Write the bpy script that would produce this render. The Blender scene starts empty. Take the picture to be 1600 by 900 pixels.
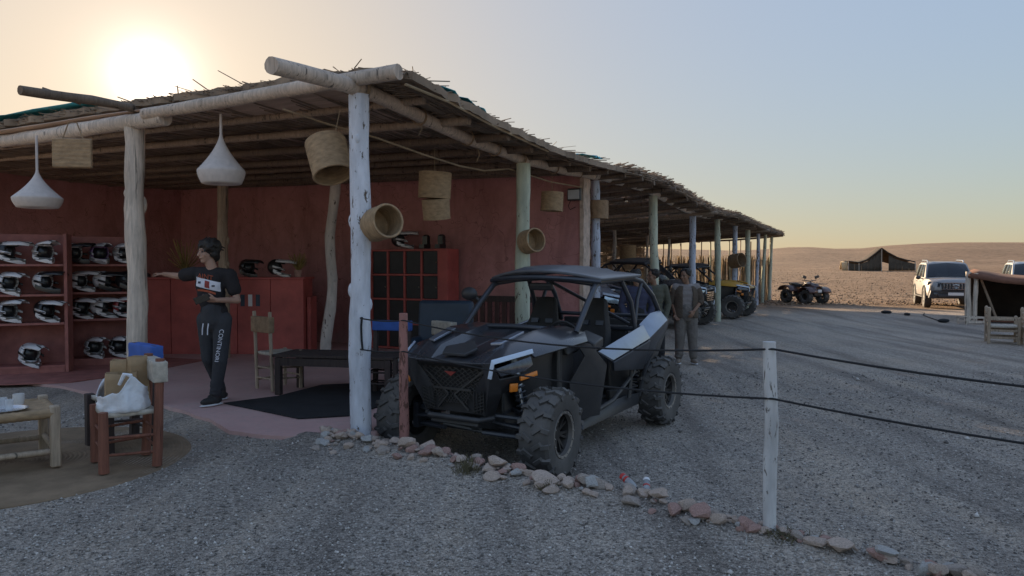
import bpy, bmesh, math, random
import numpy as np
from mathutils import Vector, Matrix, noise
R = math.radians
random.seed(7); RNG = np.random.default_rng(11)
SC = bpy.context.scene
COL = SC.collection

# ------------------------------------------------------------------ camera, sky, sun, exposure
CAM_Z = 1.55
cam_d = bpy.data.cameras.new('camera'); cam_d.lens = 25.875; cam_d.sensor_width = 36; cam_d.clip_end = 6000; cam_d.clip_start = .05
cam = bpy.data.objects.new('camera', cam_d); COL.objects.link(cam)
cam.location = (0, 0, CAM_Z); cam.rotation_euler = (R(90 - 1.743), 0, 0)
SC.camera = cam

SUN_AZ, SUN_EL = R(-26.0), R(12.9)          # azimuth from +Y towards +X
SUN_DIR = Vector((math.sin(SUN_AZ)*math.cos(SUN_EL), math.cos(SUN_AZ)*math.cos(SUN_EL), math.sin(SUN_EL)))
w = bpy.data.worlds.new('World'); SC.world = w; w.use_nodes = True
nt = w.node_tree; nt.nodes.clear()
sky = nt.nodes.new('ShaderNodeTexSky'); sky.sky_type = 'NISHITA'; sky.sun_disc = False
sky.sun_elevation = SUN_EL; sky.sun_rotation = SUN_AZ
sky.air_density = 1.0; sky.dust_density = 2.0; sky.ozone_density = 1.4; sky.altitude = 500
bg = nt.nodes.new('ShaderNodeBackground'); bg.inputs['Strength'].default_value = .15
# the bright aureole of dusty air round the sun itself
tc = nt.nodes.new('ShaderNodeTexCoord'); dot = nt.nodes.new('ShaderNodeVectorMath'); dot.operation = 'DOT_PRODUCT'
nt.links.new(tc.outputs['Generated'], dot.inputs[0]); dot.inputs[1].default_value = SUN_DIR
acos = nt.nodes.new('ShaderNodeMath'); acos.operation = 'ARCCOSINE'; nt.links.new(dot.outputs['Value'], acos.inputs[0])
def glow(width, amp):
    d = nt.nodes.new('ShaderNodeMath'); d.operation = 'DIVIDE'; nt.links.new(acos.outputs[0], d.inputs[0]); d.inputs[1].default_value = -width
    e = nt.nodes.new('ShaderNodeMath'); e.operation = 'EXPONENT'; nt.links.new(d.outputs[0], e.inputs[0])
    m = nt.nodes.new('ShaderNodeMath'); m.operation = 'MULTIPLY'; nt.links.new(e.outputs[0], m.inputs[0]); m.inputs[1].default_value = amp
    return m
g1, g2 = glow(R(1.15), 9.0), glow(R(5.5), .4)
ga = nt.nodes.new('ShaderNodeMath'); ga.operation = 'ADD'; nt.links.new(g1.outputs[0], ga.inputs[0]); nt.links.new(g2.outputs[0], ga.inputs[1])
gc = nt.nodes.new('ShaderNodeMix'); gc.data_type = 'RGBA'; gc.blend_type = 'MULTIPLY'; gc.inputs[0].default_value = 1
nt.links.new(ga.outputs[0], gc.inputs[6]); gc.inputs[7].default_value = (1, .85, .74, 1)
add = nt.nodes.new('ShaderNodeMix'); add.data_type = 'RGBA'; add.blend_type = 'ADD'; add.inputs[0].default_value = 1
# dusty evening air evens the sky out: bright parts roll off
lum = nt.nodes.new('ShaderNodeRGBToBW'); nt.links.new(sky.outputs[0], lum.inputs[0])
roll = nt.nodes.new('ShaderNodeMath'); roll.operation = 'POWER'; nt.links.new(lum.outputs[0], roll.inputs[0]); roll.inputs[1].default_value = -.8
mul = nt.nodes.new('ShaderNodeVectorMath'); mul.operation = 'SCALE'; nt.links.new(sky.outputs[0], mul.inputs[0]); nt.links.new(roll.outputs[0], mul.inputs['Scale'])
l2 = nt.nodes.new('ShaderNodeRGBToBW'); nt.links.new(mul.outputs[0], l2.inputs[0])
inv = nt.nodes.new('ShaderNodeMix'); inv.data_type = 'RGBA'; inv.inputs[0].default_value = .2; nt.links.new(mul.outputs[0], inv.inputs[6])
gr = nt.nodes.new('ShaderNodeMix'); gr.data_type = 'RGBA'; gr.blend_type = 'MULTIPLY'; gr.inputs[0].default_value = 1; nt.links.new(l2.outputs[0], gr.inputs[6]); gr.inputs[7].default_value = (1.12, .97, .95, 1)
nt.links.new(gr.outputs[2], inv.inputs[7])
nt.links.new(inv.outputs[2], add.inputs[6]); nt.links.new(gc.outputs[2], add.inputs[7])
nt.links.new(add.outputs[2], bg.inputs['Color'])
wo = nt.nodes.new('ShaderNodeOutputWorld'); nt.links.new(bg.outputs[0], wo.inputs[0])
sun_d = bpy.data.lights.new('sun', 'SUN'); sun_d.energy = 4.6; sun_d.angle = R(.53); sun_d.color = (1, .76, .5)
sun = bpy.data.objects.new('sun', sun_d); COL.objects.link(sun)
sun.rotation_euler = SUN_DIR.to_track_quat('Z', 'Y').to_euler(); sun.location = (-20, 30, 30)
vs = SC.view_settings
vs.view_transform = 'Standard'; vs.look = 'None'; vs.gamma = 1; vs.use_curve_mapping = False
vs.exposure = 1.42
SC.cycles.use_denoising = True
SC.cycles.max_bounces = 8; SC.cycles.diffuse_bounces = 6

# ------------------------------------------------------------------ materials
MATS = {}
def newmat(name):
    m = bpy.data.materials.new(name); m.use_nodes = True; MATS[name] = m
    n = m.node_tree; return m, n, n.nodes['Principled BSDF']
def ramp(n, src, stops):
    r = n.nodes.new('ShaderNodeValToRGB'); n.links.new(src, r.inputs[0])
    e = r.color_ramp.elements
    while len(e) < len(stops): e.new(.5)
    for k, (p, c) in enumerate(stops): e[k].position = p; e[k].color = (*c, 1) if len(c) == 3 else c
    return r.outputs[0]
def coords(n, scale=(1, 1, 1), kind='Object', rot=(0, 0, 0)):
    t = n.nodes.new('ShaderNodeTexCoord'); mp = n.nodes.new('ShaderNodeMapping')
    n.links.new(t.outputs[kind], mp.inputs[0]); mp.inputs['Scale'].default_value = scale; mp.inputs['Rotation'].default_value = rot
    return mp.outputs[0]
def tnoise(n, vec, scale, detail=5, rough=.6, dist=0):
    t = n.nodes.new('ShaderNodeTexNoise'); n.links.new(vec, t.inputs['Vector'])
    t.inputs['Scale'].default_value = scale; t.inputs['Detail'].default_value = detail; t.inputs['Roughness'].default_value = rough; t.inputs['Distortion'].default_value = dist
    return t.outputs['Fac']
def bump(n, p, src, strength=.3, dist=.01, prev=None):
    b = n.nodes.new('ShaderNodeBump'); b.inputs['Strength'].default_value = strength; b.inputs['Distance'].default_value = dist
    n.links.new(src, b.inputs['Height'])
    if prev is not None: n.links.new(prev, b.inputs['Normal'])
    n.links.new(b.outputs[0], p.inputs['Normal']); return b.outputs[0]
def mixc(n, fac, a, b, mode='MIX'):
    m = n.nodes.new('ShaderNodeMix'); m.data_type = 'RGBA'; m.blend_type = mode
    for sock, val in ((0, fac), (6, a), (7, b)):
        if isinstance(val, (int, float)): m.inputs[sock].default_value = val
        elif isinstance(val, tuple): m.inputs[sock].default_value = (*val, 1) if len(val) == 3 else val
        else: n.links.new(val, m.inputs[sock])
    return m.outputs[2]
def sh(c, k): return tuple(min(1, x*k) for x in c)
def mat(name, col, rough=.6, metal=0, var=.25, vscale=6, bscale=60, bst=.15, bd=.004, dust=0, spec=.5, coat=0, stretch=(1, 1, 1)):
    if name in MATS: return MATS[name]
    m, n, p = newmat(name); v = coords(n, stretch)
    f = tnoise(n, v, vscale)
    c = ramp(n, f, [(.25, sh(col, 1-var)), (.75, sh(col, 1+var))])
    if dust:
        d = tnoise(n, v, vscale*.6, 8, .7)
        geo = n.nodes.new('ShaderNodeNewGeometry'); sep = n.nodes.new('ShaderNodeSeparateXYZ'); n.links.new(geo.outputs['Normal'], sep.inputs[0])
        up = n.nodes.new('ShaderNodeMapRange'); n.links.new(sep.outputs[2], up.inputs[0]); up.inputs[1].default_value = -.6; up.inputs[2].default_value = 1; up.inputs[3].default_value = .25; up.inputs[4].default_value = 1
        mu = n.nodes.new('ShaderNodeMath'); mu.operation = 'MULTIPLY'; n.links.new(d, mu.inputs[0]); n.links.new(up.outputs[0], mu.inputs[1])
        mu2 = n.nodes.new('ShaderNodeMath'); mu2.operation = 'MULTIPLY'; n.links.new(mu.outputs[0], mu2.inputs[0]); mu2.inputs[1].default_value = dust*1.6; mu2.use_clamp = True
        c = mixc(n, mu2.outputs[0], c, (.3, .27, .24))
        rr = n.nodes.new('ShaderNodeMapRange'); n.links.new(mu2.outputs[0], rr.inputs[0]); rr.inputs[3].default_value = rough; rr.inputs[4].default_value = .85
        n.links.new(rr.outputs[0], p.inputs['Roughness'])
    else: p.inputs['Roughness'].default_value = rough
    n.links.new(c, p.inputs['Base Color'])
    p.inputs['Metallic'].default_value = metal; p.inputs['Specular IOR Level'].default_value = spec
    p.inputs['Coat Weight'].default_value = coat; p.inputs['Coat Roughness'].default_value = .15
    if bst: bump(n, p, tnoise(n, v, bscale, 4), bst, bd)
    return m
def wood(name, col, paint=None, cover=.5, grain=(26, 26, 2.2)):
    """bare pole timber; with paint: a flaking coat over it"""
    m, n, p = newmat(name); v = coords(n)
    vg = coords(n, grain)
    g = tnoise(n, vg, 1.5, 8, .65, .6)
    c = ramp(n, g, [(.2, sh(col, .45)), (.45, sh(col, .85)), (.7, sh(col, 1.2)), (.9, sh(col, .9))])
    big = tnoise(n, v, 2.3, 4)
    c = mixc(n, .6, c, ramp(n, big, [(.3, (.62, .58, .55)), (.7, (1.1, 1.05, 1))]), 'MULTIPLY')
    hgt = g
    cr = tnoise(n, coords(n, (grain[0]*.8, grain[1]*.8, .9)), 1.0, 5, .6, .3)
    c = mixc(n, ramp(n, cr, [(.33, (1, 1, 1)), (.4, (0, 0, 0))]), c, sh(col, .22))
    if paint:
        f1 = tnoise(n, coords(n, (1, 1, .35)), 24, 7, .68, .4)
        f2 = tnoise(n, v, 1.1, 3)
        ad = n.nodes.new('ShaderNodeMath'); ad.operation = 'MULTIPLY_ADD'; n.links.new(f2, ad.inputs[0]); ad.inputs[1].default_value = .5; n.links.new(f1, ad.inputs[2])
        th = .815 + (cover-.5)*.3
        k = n.nodes.new('ShaderNodeMapRange'); n.links.new(ad.outputs[0], k.inputs[0]); k.inputs[1].default_value = th; k.inputs[2].default_value = th+.035
        dirt = ramp(n, tnoise(n, coords(n, (3, 3, .8)), 3, 6), [(.3, sh(paint, .62)), (.65, paint)])
        c = mixc(n, k.outputs[0], dirt, sh(col, .35))
    n.links.new(c, p.inputs['Base Color']); p.inputs['Roughness'].default_value = .8
    b1 = bump(n, p, hgt, .5, .008)
    return m
wood('pole_bare', (.42, .33, .25)); wood('pole_dark', (.2, .15, .11)); wood('pole_pale', (.7, .61, .52))
wood('paint_white', (.3, .22, .16), (.74, .77, .84), .62); wood('paint_cream', (.3, .24, .16), (.62, .66, .52), .72)
wood('paint_blue', (.3, .24, .2), (.58, .63, .74), .6); wood('paint_tan', (.28, .2, .16), (.66, .6, .55), .6)
wood('red_pole', (.36, .16, .12), (.42, .2, .17), .35); wood('chair_red', (.25, .1, .065)); wood('chair_pale', (.5, .4, .3)); wood('chair_dark', (.07, .05, .045))
wood('weathered', (.5, .46, .42), (.72, .71, .7), .55); wood('pole_beam', (.62, .52, .43))
mat('reed', (.28, .21, .15), .9, var=.5, vscale=3, bst=.3, bscale=90)
mat('reed_light', (.4, .31, .2), .9, var=.4, vscale=3, bst=.3)
mat('ceiling_mat', (.5, .37, .29), .95, var=.25, vscale=2, bst=.5, bscale=70, bd=.01, stretch=(1, 8, 1))
def clay():
    m, n, p = newmat('red_wall'); v = coords(n)
    a = tnoise(n, v, .9, 6); b = tnoise(n, v, 5, 8, .7); s = tnoise(n, coords(n, (6, 6, .5)), 1.3, 6)
    c = ramp(n, a, [(.3, (.47, .22, .21)), (.7, (.56, .275, .26))])
    c = mixc(n, .55, c, ramp(n, b, [(.3, (.75, .72, .72)), (.7, (1.12, 1.12, 1.12))]), 'MULTIPLY')
    c = mixc(n, ramp(n, s, [(.62, (0, 0, 0)), (.8, (.3, .3, .3))]), c, (.3, .18, .16))
    st = tnoise(n, coords(n, (2.2, 2.2, .6)), 1.0, 7, .65, .8)
    c = mixc(n, .5, c, ramp(n, st, [(.36, (.62, .58, .56)), (.5, (1, 1, 1)), (.68, (1.16, 1.2, 1.22))]), 'MULTIPLY')
    vo = n.nodes.new('ShaderNodeTexVoronoi'); vo.feature = 'DISTANCE_TO_EDGE'; vd = n.nodes.new('ShaderNodeVectorMath'); vd.operation = 'ADD'; nz = n.nodes.new('ShaderNodeTexNoise'); n.links.new(v, nz.inputs['Vector']); nz.inputs['Scale'].default_value = 3
    n.links.new(v, vd.inputs[0]); n.links.new(nz.outputs['Color'], vd.inputs[1]); n.links.new(vd.outputs[0], vo.inputs['Vector']); vo.inputs['Scale'].default_value = .9
    c = mixc(n, ramp(n, vo.outputs['Distance'], [(.0, (.6, .6, .6)), (.007, (0, 0, 0))]), c, (.1, .04, .035))
    sx = n.nodes.new('ShaderNodeSeparateXYZ'); n.links.new(v, sx.inputs[0]); dz = n.nodes.new('ShaderNodeMath'); dz.operation = 'MULTIPLY_ADD'; n.links.new(b, dz.inputs[0]); dz.inputs[1].default_value = .9; n.links.new(sx.outputs[2], dz.inputs[2])
    c = mixc(n, ramp(n, dz.outputs[0], [(.45, (.6, .6, .6)), (.85, (0, 0, 0))]), c, (.5, .36, .32))
    n.links.new(c, p.inputs['Base Color']); p.inputs['Roughness'].default_value = .92
    bump(n, p, tnoise(n, v, 22, 8, .7), .6, .025)
clay()
mat('red_paint', (.46, .1, .085), .55, var=.25, vscale=4, bst=.25, bscale=40); mat('red_panel', (.44, .1, .085), .6, var=.3, vscale=3)
mat('black_door', (.022, .023, .026), .45, var=.3); mat('brass', (.5, .45, .35), .35, 1, var=.1, bst=0)
def floor_mat():
    m, n, p = newmat('terrace'); v = coords(n)
    a = tnoise(n, v, .8, 8, .65); b = tnoise(n, v, 14, 8, .7)
    c = ramp(n, a, [(.3, (.5, .3, .275)), (.55, (.58, .37, .34)), (.8, (.6, .45, .41))])
    c = mixc(n, ramp(n, b, [(.5, (0, 0, 0)), (.75, (.6, .6, .6))]), c, (.38, .31, .28))
    n.links.new(c, p.inputs['Base Color']); p.inputs['Roughness'].default_value = .85
    bump(n, p, b, .35, .01)
floor_mat()
def ground_mat():
    m, n, p = newmat('gravel_ground'); v = coords(n)
    vo = n.nodes.new('ShaderNodeTexVoronoi'); n.links.new(v, vo.inputs['Vector']); vo.inputs['Scale'].default_value = 64; vo.inputs['Randomness'].default_value = 1
    vo2 = n.nodes.new('ShaderNodeTexVoronoi'); n.links.new(v, vo2.inputs['Vector']); vo2.inputs['Scale'].default_value = 120
    se = n.nodes.new('ShaderNodeSeparateColor'); n.links.new(vo.outputs['Color'], se.inputs[0])
    se2 = n.nodes.new('ShaderNodeSeparateColor'); n.links.new(vo2.outputs['Color'], se2.inputs[0])
    g1 = ramp(n, se.outputs[0], [(0, (.18, .165, .15)), (.5, (.45, .415, .378)), (.85, (.62, .575, .525)), (1, (.78, .74, .69))])
    g2 = ramp(n, se2.outputs[1], [(0, (.18, .164, .15)), (.6, (.48, .44, .4)), (1, (.68, .635, .59))])
    c = mixc(n, .5, g1, g2)
    pat = tnoise(n, v, .55, 6, .6)
    c = mixc(n, ramp(n, pat, [(.45, (0, 0, 0)), (.75, (.6, .6, .6))]), c, (.42, .36, .3))
    gn = tnoise(n, v, 30, 8, .8)
    c = mixc(n, .9, c, ramp(n, gn, [(.36, (.5, .47, .44)), (.5, (.96, .93, .89)), (.64, (1.35, 1.28, 1.2))]), 'MULTIPLY')
    # wheel ruts and trodden, dustier stretches along the yard
    ruts = tnoise(n, coords(n, (1.6, .16, 1), rot=(0, 0, .45)), 1.0, 5, .55, .5)
    c = mixc(n, .85, c, ramp(n, ruts, [(.34, (.58, .57, .57)), (.5, (1, 1, 1)), (.66, (1.25, 1.21, 1.15))]), 'MULTIPLY')
    wide = tnoise(n, v, .17, 4, .6)
    c = mixc(n, .8, c, ramp(n, wide, [(.35, (.78, .77, .77)), (.65, (1.15, 1.12, 1.08))]), 'MULTIPLY')
    # beyond the gravel yard: stony tan desert
    geo = n.nodes.new('ShaderNodeAttribute'); geo.attribute_name = 'desert'
    big = tnoise(n, v, .03, 8, .6); mid = tnoise(n, v, .6, 8, .75); fine = tnoise(n, v, 5, 6, .8)
    d = ramp(n, big, [(.35, (.235, .16, .108)), (.65, (.32, .225, .152))])
    d = mixc(n, .9, d, ramp(n, mid, [(.38, (.45, .42, .4)), (.5, (.95, .93, .9)), (.7, (1.15, 1.12, 1.1))]), 'MULTIPLY')
    d = mixc(n, .7, d, ramp(n, fine, [(.35, (.5, .47, .45)), (.6, (1.15, 1.12, 1.1))]), 'MULTIPLY')
    c = mixc(n, geo.outputs['Fac'], c, d)
    n.links.new(c, p.inputs['Base Color']); p.inputs['Roughness'].default_value = .95; p.inputs['Specular IOR Level'].default_value = .25
    b1 = bump(n, p, vo.outputs['Distance'], .7, .012); b2 = bump(n, p, fine, .8, .12, b1)
ground_mat()
def stone_mat(name, stops, rough=.9):
    m, n, p = newmat(name); at = n.nodes.new('ShaderNodeAttribute'); at.attribute_name = 'rnd'
    c = ramp(n, at.outputs['Fac'], stops)
    v = coords(n); c = mixc(n, .7, c, ramp(n, tnoise(n, v, 30, 6, .7), [(.3, (.6, .58, .56)), (.7, (1.15, 1.12, 1.1))]), 'MULTIPLY')
    n.links.new(c, p.inputs['Base Color']); p.inputs['Roughness'].default_value = rough; p.inputs['Specular IOR Level'].default_value = .3
stone_mat('pebbles', [(0, (.14, .128, .118)), (.5, (.38, .35, .32)), (.8, (.5, .47, .435)), (.95, (.62, .58, .54)), (1, (.76, .72, .67))])
for nm, c in (('rock_pale', (.6, .47, .385)), ('rock_pink', (.5, .31, .26)), ('rock_grey', (.46, .385, .33)), ('rock_white', (.52, .5, .47))):
    m, n, p = newmat(nm); v = coords(n)
    cc = ramp(n, tnoise(n, v, 9, 8, .65), [(.3, sh(c, .6)), (.55, c), (.8, sh(c, 1.2))])
    n.links.new(cc, p.inputs['Base Color']); p.inputs['Roughness'].default_value = .9; bump(n, p, tnoise(n, v, 30, 8, .7), .7, .015)
mat('wicker', (.38, .26, .15), .85, var=.35, vscale=14, bscale=160, bst=.7, bd=.006, stretch=(1, 1, 2.5))
mat('wicker_dark', (.3, .2, .12), .85, var=.35, vscale=14, bscale=160, bst=.7, bd=.006)
mat('paper_shade', (.62, .56, .52), .8, var=.12, vscale=20, bscale=120, bst=.4)
mat('rug', (.25, .175, .11), .95, var=.4, vscale=3, bscale=140, bst=.8, bd=.01)
mat('black_mat', (.02, .02, .022), .9, var=.4, bst=.5, bscale=100)
mat('rope', (.018, .018, .02), .8, var=.3); mat('jute', (.3, .22, .14), .9, var=.3); mat('jute_back', (.47, .42, .35), .9, var=.3, vscale=20)
mat('blue_cloth', (.045, .12, .42), .8, var=.2); mat('navy_vinyl', (.035, .055, .085), .5, var=.2)
mat('bag_plastic', (.78, .8, .84), .35, var=.05, bscale=20, bst=.5, bd=.02); mat('brown_paper', (.36, .24, .13), .85, var=.15, bscale=25, bst=.5, bd=.01)
mat('tyre', (.03, .031, .034), .75, var=.35, dust=.55, vscale=9, bscale=120, bst=.3); mat('rim', (.018, .018, .02), .4, .4, var=.2, dust=.25)
mat('rim_ring', (.3, .28, .26), .45, .7, var=.2, dust=.3)
mat('car_black', (.022, .026, .037), .22, .0, var=.15, dust=.14, bst=0, coat=.8); mat('plastic_black', (.026, .028, .033), .38, var=.25, dust=.16, vscale=8, bscale=180, bst=.15)
mat('silver_body', (.33, .375, .45), .24, .7, var=.12, dust=.16, bst=0, coat=.4); mat('roof_grey', (.1, .112, .135), .3, 0, var=.15, dust=.22, bst=0, coat=.2)
mat('cage', (.045, .052, .068), .3, .2, var=.15, dust=.14, bst=0); mat('seat', (.014, .014, .016), .75, var=.3, dust=.12, bscale=200)
mat('grille', (.06, .06, .06), .4, .4, bst=0); mat('chrome', (.6, .62, .65), .22, 1, var=.08, bst=0); mat('steel', (.2, .2, .2), .45, .5, var=.2, bst=0)
mat('amber', (.75, .22, .02), .3, var=.1, bst=0, coat=.5); mat('drl', (.62, .72, .85), .25, var=.04, bst=0, coat=.5)
mat('lamp_glass', (.07, .08, .1), .1, .3, var=.4, vscale=30, bst=.3, bscale=80, coat=.8); mat('lamp_blue', (.6, .72, .9), .15, .5, var=.4, vscale=14, bst=.3, bscale=40, coat=.8)
mat('yellow_body', (.62, .33, .02), .35, var=.12, dust=.2, bst=0, coat=.3); mat('shock_body', (.3, .32, .36), .35, .8, bst=0)
mat('suv_paint', (.3, .28, .27), .28, .35, var=.08, dust=.35, bst=0, coat=.5); mat('suv_white', (.5, .5, .49), .3, 0, var=.06, dust=.2, bst=0, coat=.5)
mat('white_plate', (.75, .75, .74), .5, var=.05, bst=0); mat('atv_red', (.07, .018, .018), .4, var=.2, dust=.25, bst=0, coat=.3)
mat('tan_top', (.62, .5, .36), .7, var=.2); mat('tarp_blue', (.06, .4, .5), .5, var=.2); mat('tarp_yellow', (.7, .4, .04), .7, var=.2)
mat('tent_black', (.045, .034, .027), .95, var=.4, vscale=2, bst=.4, bscale=60); mat('tent_brown', (.17, .075, .045), .95, var=.3); mat('canvas', (.55, .43, .27), .9, var=.2)
mat('tent_panel', (.09, .072, .055), .95, var=.35, vscale=1.5)
def glassm(name, col, rough=.05, alpha=.45):
    m, n, p = newmat(name); p.inputs['Base Color'].default_value = (*col, 1); p.inputs['Roughness'].default_value = rough; p.inputs['Alpha'].default_value = alpha
    p.inputs['Specular IOR Level'].default_value = .8
    return m
glassm('car_glass', (.01, .012, .014), .04, .82); glassm('clear', (.8, .82, .84), .08, .35); glassm('bottle', (.5, .53, .56), .12, .45)
mat('cola_red', (.5, .03, .025), .35, var=.1, bst=0); mat('cap_black', (.02, .02, .02), .4, bst=0); mat('label_white', (.75, .75, .76), .5, var=.06, bst=0)
def graphic(name, a, b, th):
    m, n, p = newmat(name); f = tnoise(n, coords(n, (1.2, 3, 7), rot=(0, .5, 0)), 4.5, 2, .4, .8)
    n.links.new(mixc(n, ramp(n, f, [(th, (0, 0, 0)), (th+.02, (1, 1, 1))]), a, b), p.inputs['Base Color']); p.inputs['Roughness'].default_value = .3; p.inputs['Coat Weight'].default_value = .3
mat('skin_light', (.42, .25, .18), .55, var=.1, bst=.1, bscale=90); mat('skin_brown', (.25, .14, .09), .55, var=.12, bst=.1, bscale=90)
mat('hair', (.022, .018, .016), .6, var=.4, bscale=120, bst=.6, bd=.01, stretch=(1, 1, .3))
mat('tee_black', (.022, .019, .021), .9, var=.2, bscale=14, bst=.5, bd=.03); mat('jogger_grey', (.045, .046, .052), .9, var=.15, bscale=11, bst=.6, bd=.03)
mat('jacket_brown', (.1, .075, .056), .9, var=.2, bscale=13, bst=.7, bd=.04); mat('tee_grey', (.26, .23, .22), .9, var=.15, bscale=12, bst=.5, bd=.03)
mat('trouser_grey', (.17, .15, .135), .95, var=.2, bscale=10, bst=.8, bd=.04); mat('olive', (.1, .1, .075), .9, var=.2, bscale=12, bst=.6, bd=.03)
mat('navy_top', (.05, .055, .1), .9, var=.2, bscale=12, bst=.6, bd=.03); mat('dark_trouser', (.022, .022, .025), .95, var=.2, bscale=12, bst=.6, bd=.03)
mat('shoe_tan', (.25, .2, .16), .8, var=.2); mat('shoe_dark', (.03, .028, .027), .7, var=.2); mat('print_white', (.72, .72, .78), .8, var=.05, bst=0); mat('print_orange', (.4, .09, .04), .8, var=.15, bst=0)
mat('print_red', (.3, .05, .04), .8, bst=0); mat('print_dark', (.05, .05, .07), .8, bst=0); mat('phone', (.015, .015, .017), .25, bst=0)
graphic('helmet_white', (.7, .69, .7), (.06, .06, .065), .56); mat('shelf_red', (.34, .13, .11), .7, var=.3); mat('helmet_black', (.018, .018, .02), .35, bst=0, coat=.3); graphic('helmet_grey', (.3, .29, .3), (.65, .64, .65), .55)
mat('helmet_red', (.35, .05, .05), .35, bst=0, coat=.3); mat('helmet_purple', (.18, .1, .22), .35, bst=0, coat=.3)
mat('dry_leaf', (.3, .22, .07), .8, var=.4); mat('lime_print', (.45, .5, .12), .5, bst=0); mat('lamp_face', (.5, .53, .56), .25, var=.1, bst=0)
mat('white_enamel', (.7, .68, .66), .4, var=.1, bst=0); mat('scrub', (.15, .13, .07), .9, var=.3)
mat('sofa_slat', (.075, .035, .03), .7, var=.3)
# ------------------------------------------------------------------ mesh helpers
class MB:
    def __init__(s): s.v = []; s.f = []; s.M = None
    def add(s, vs, fs):
        o = len(s.v)
        s.v += [tuple(s.M @ Vector(v)) if s.M else tuple(v) for v in vs]
        s.f += [tuple(i+o for i in f) for f in fs]; return s
    def box(s, c, d, rz=0, rx=0, ry=0, top=1, topy=None):
        m = Matrix.Translation(c) @ Matrix.Rotation(rz, 4, 'Z') @ Matrix.Rotation(ry, 4, 'Y') @ Matrix.Rotation(rx, 4, 'X')
        ty = top if topy is None else topy
        vs = []
        for z, kx, ky in ((-.5, 1, 1), (.5, top, ty)):
            for x, y in ((-.5, -.5), (.5, -.5), (.5, .5), (-.5, .5)): vs.append(m @ Vector((x*d[0]*kx, y*d[1]*ky, z*d[2])))
        return s.add(vs, [(3, 2, 1, 0), (4, 5, 6, 7), (0, 1, 5, 4), (1, 2, 6, 5), (2, 3, 7, 6), (3, 0, 4, 7)])
    def bar(s, p0, p1, w, h, up=(0, 0, 1)):
        p0, p1 = Vector(p0), Vector(p1); t = (p1-p0).normalized(); u = Vector(up)
        sd = t.cross(u)
        if sd.length < 1e-4: sd = t.cross(Vector((1, 0, 0)))
        sd.normalize(); u = sd.cross(t)
        vs = [p + sd*a*w/2 + u*b*h/2 for p in (p0, p1) for a, b in ((-1, -1), (1, -1), (1, 1), (-1, 1))]
        return s.add(vs, [(0, 1, 2, 3), (7, 6, 5, 4), (0, 4, 5, 1), (1, 5, 6, 2), (2, 6, 7, 3), (3, 7, 4, 0)])
    def tube(s, pts, r, n=8, cap=True, closed=False, wob=0):
        P = [Vector(p) for p in pts]; k = len(P)
        rs = r if isinstance(r, (list, tuple)) else [r]*k
        T = []
        for i in range(k):
            a, b = (P[i-1], P[(i+1) % k]) if closed else (P[max(0, i-1)], P[min(k-1, i+1)])
            T.append((b-a).normalized())
        u = T[0].orthogonal().normalized(); vs = []; fs = []
        for i in range(k):
            u = (u - T[i]*u.dot(T[i]))
            if u.length < 1e-5: u = T[i].orthogonal()
            u.normalize(); q = T[i].cross(u)
            for j in range(n):
                a = 2*math.pi*j/n; rr = rs[i]*(1+wob*(random.random()-.5)*2)
                vs.append(P[i] + (u*math.cos(a)+q*math.sin(a))*rr)
        m = k if closed else k-1
        for i in range(m):
            for j in range(n):
                a, b = i*n+j, i*n+(j+1) % n; c, d = ((i+1) % k)*n+(j+1) % n, ((i+1) % k)*n+j
                fs.append((a, b, c, d))
        if cap and not closed: fs.append(tuple(range(n-1, -1, -1))); fs.append(tuple(range((k-1)*n, k*n)))
        return s.add(vs, fs)
    def lathe(s, prof, n=16, c=(0, 0, 0), rot=None, cap=False):
        M = Matrix.Translation(c) @ (rot.to_4x4() if rot else Matrix())
        vs = []; fs = []
        for (r, z) in prof:
            for j in range(n): a = 2*math.pi*j/n; vs.append(M @ Vector((r*math.cos(a), r*math.sin(a), z)))
        for i in range(len(prof)-1):
            for j in range(n): fs.append((i*n+j, i*n+(j+1) % n, (i+1)*n+(j+1) % n, (i+1)*n+j))
        if cap: fs.append(tuple(range(n-1, -1, -1))); fs.append(tuple(range((len(prof)-1)*n, len(prof)*n)))
        return s.add(vs, fs)
    def ball(s, c, r, n=12, m=8, sc=(1, 1, 1), rot=None):
        prof = [(math.sin(math.pi*i/m), -math.cos(math.pi*i/m)) for i in range(m+1)]
        M = Matrix.Translation(c) @ (rot.to_4x4() if rot else Matrix())
        vs = [M @ Vector((0, 0, -r*sc[2]))]
        for (q, z) in prof[1:-1]:
            for j in range(n): a = 2*math.pi*j/n; vs.append(M @ Vector((q*math.cos(a)*r*sc[0], q*math.sin(a)*r*sc[1], z*r*sc[2])))
        vs.append(M @ Vector((0, 0, r*sc[2]))); L = len(vs)-1; fs = []
        for j in range(n): fs.append((0, 1+(j+1) % n, 1+j)); fs.append((L, L-n+j, L-n+(j+1) % n))
        for i in range(m-2):
            for j in range(n): a = 1+i*n; fs.append((a+j, a+(j+1) % n, a+n+(j+1) % n, a+n+j))
        return s.add(vs, fs)
    def cap(s, p0, p1, r0, r1, n=12):
        p0, p1 = Vector(p0), Vector(p1); d = p1-p0; t = d.normalized()
        pts = []; rs = []
        for i in range(4): a = math.pi/2*(i+.35)/4.0; pts.append(p0 - t*r0*math.cos(a)); rs.append(r0*math.sin(a))
        pts.append(p0); rs.append(r0); pts.append(p1); rs.append(r1)
        for i in range(3, -1, -1): a = math.pi/2*(i+.35)/4.0; pts.append(p1 + t*r1*math.cos(a)); rs.append(r1*math.sin(a))
        return s.tube(pts, rs, n)
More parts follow.
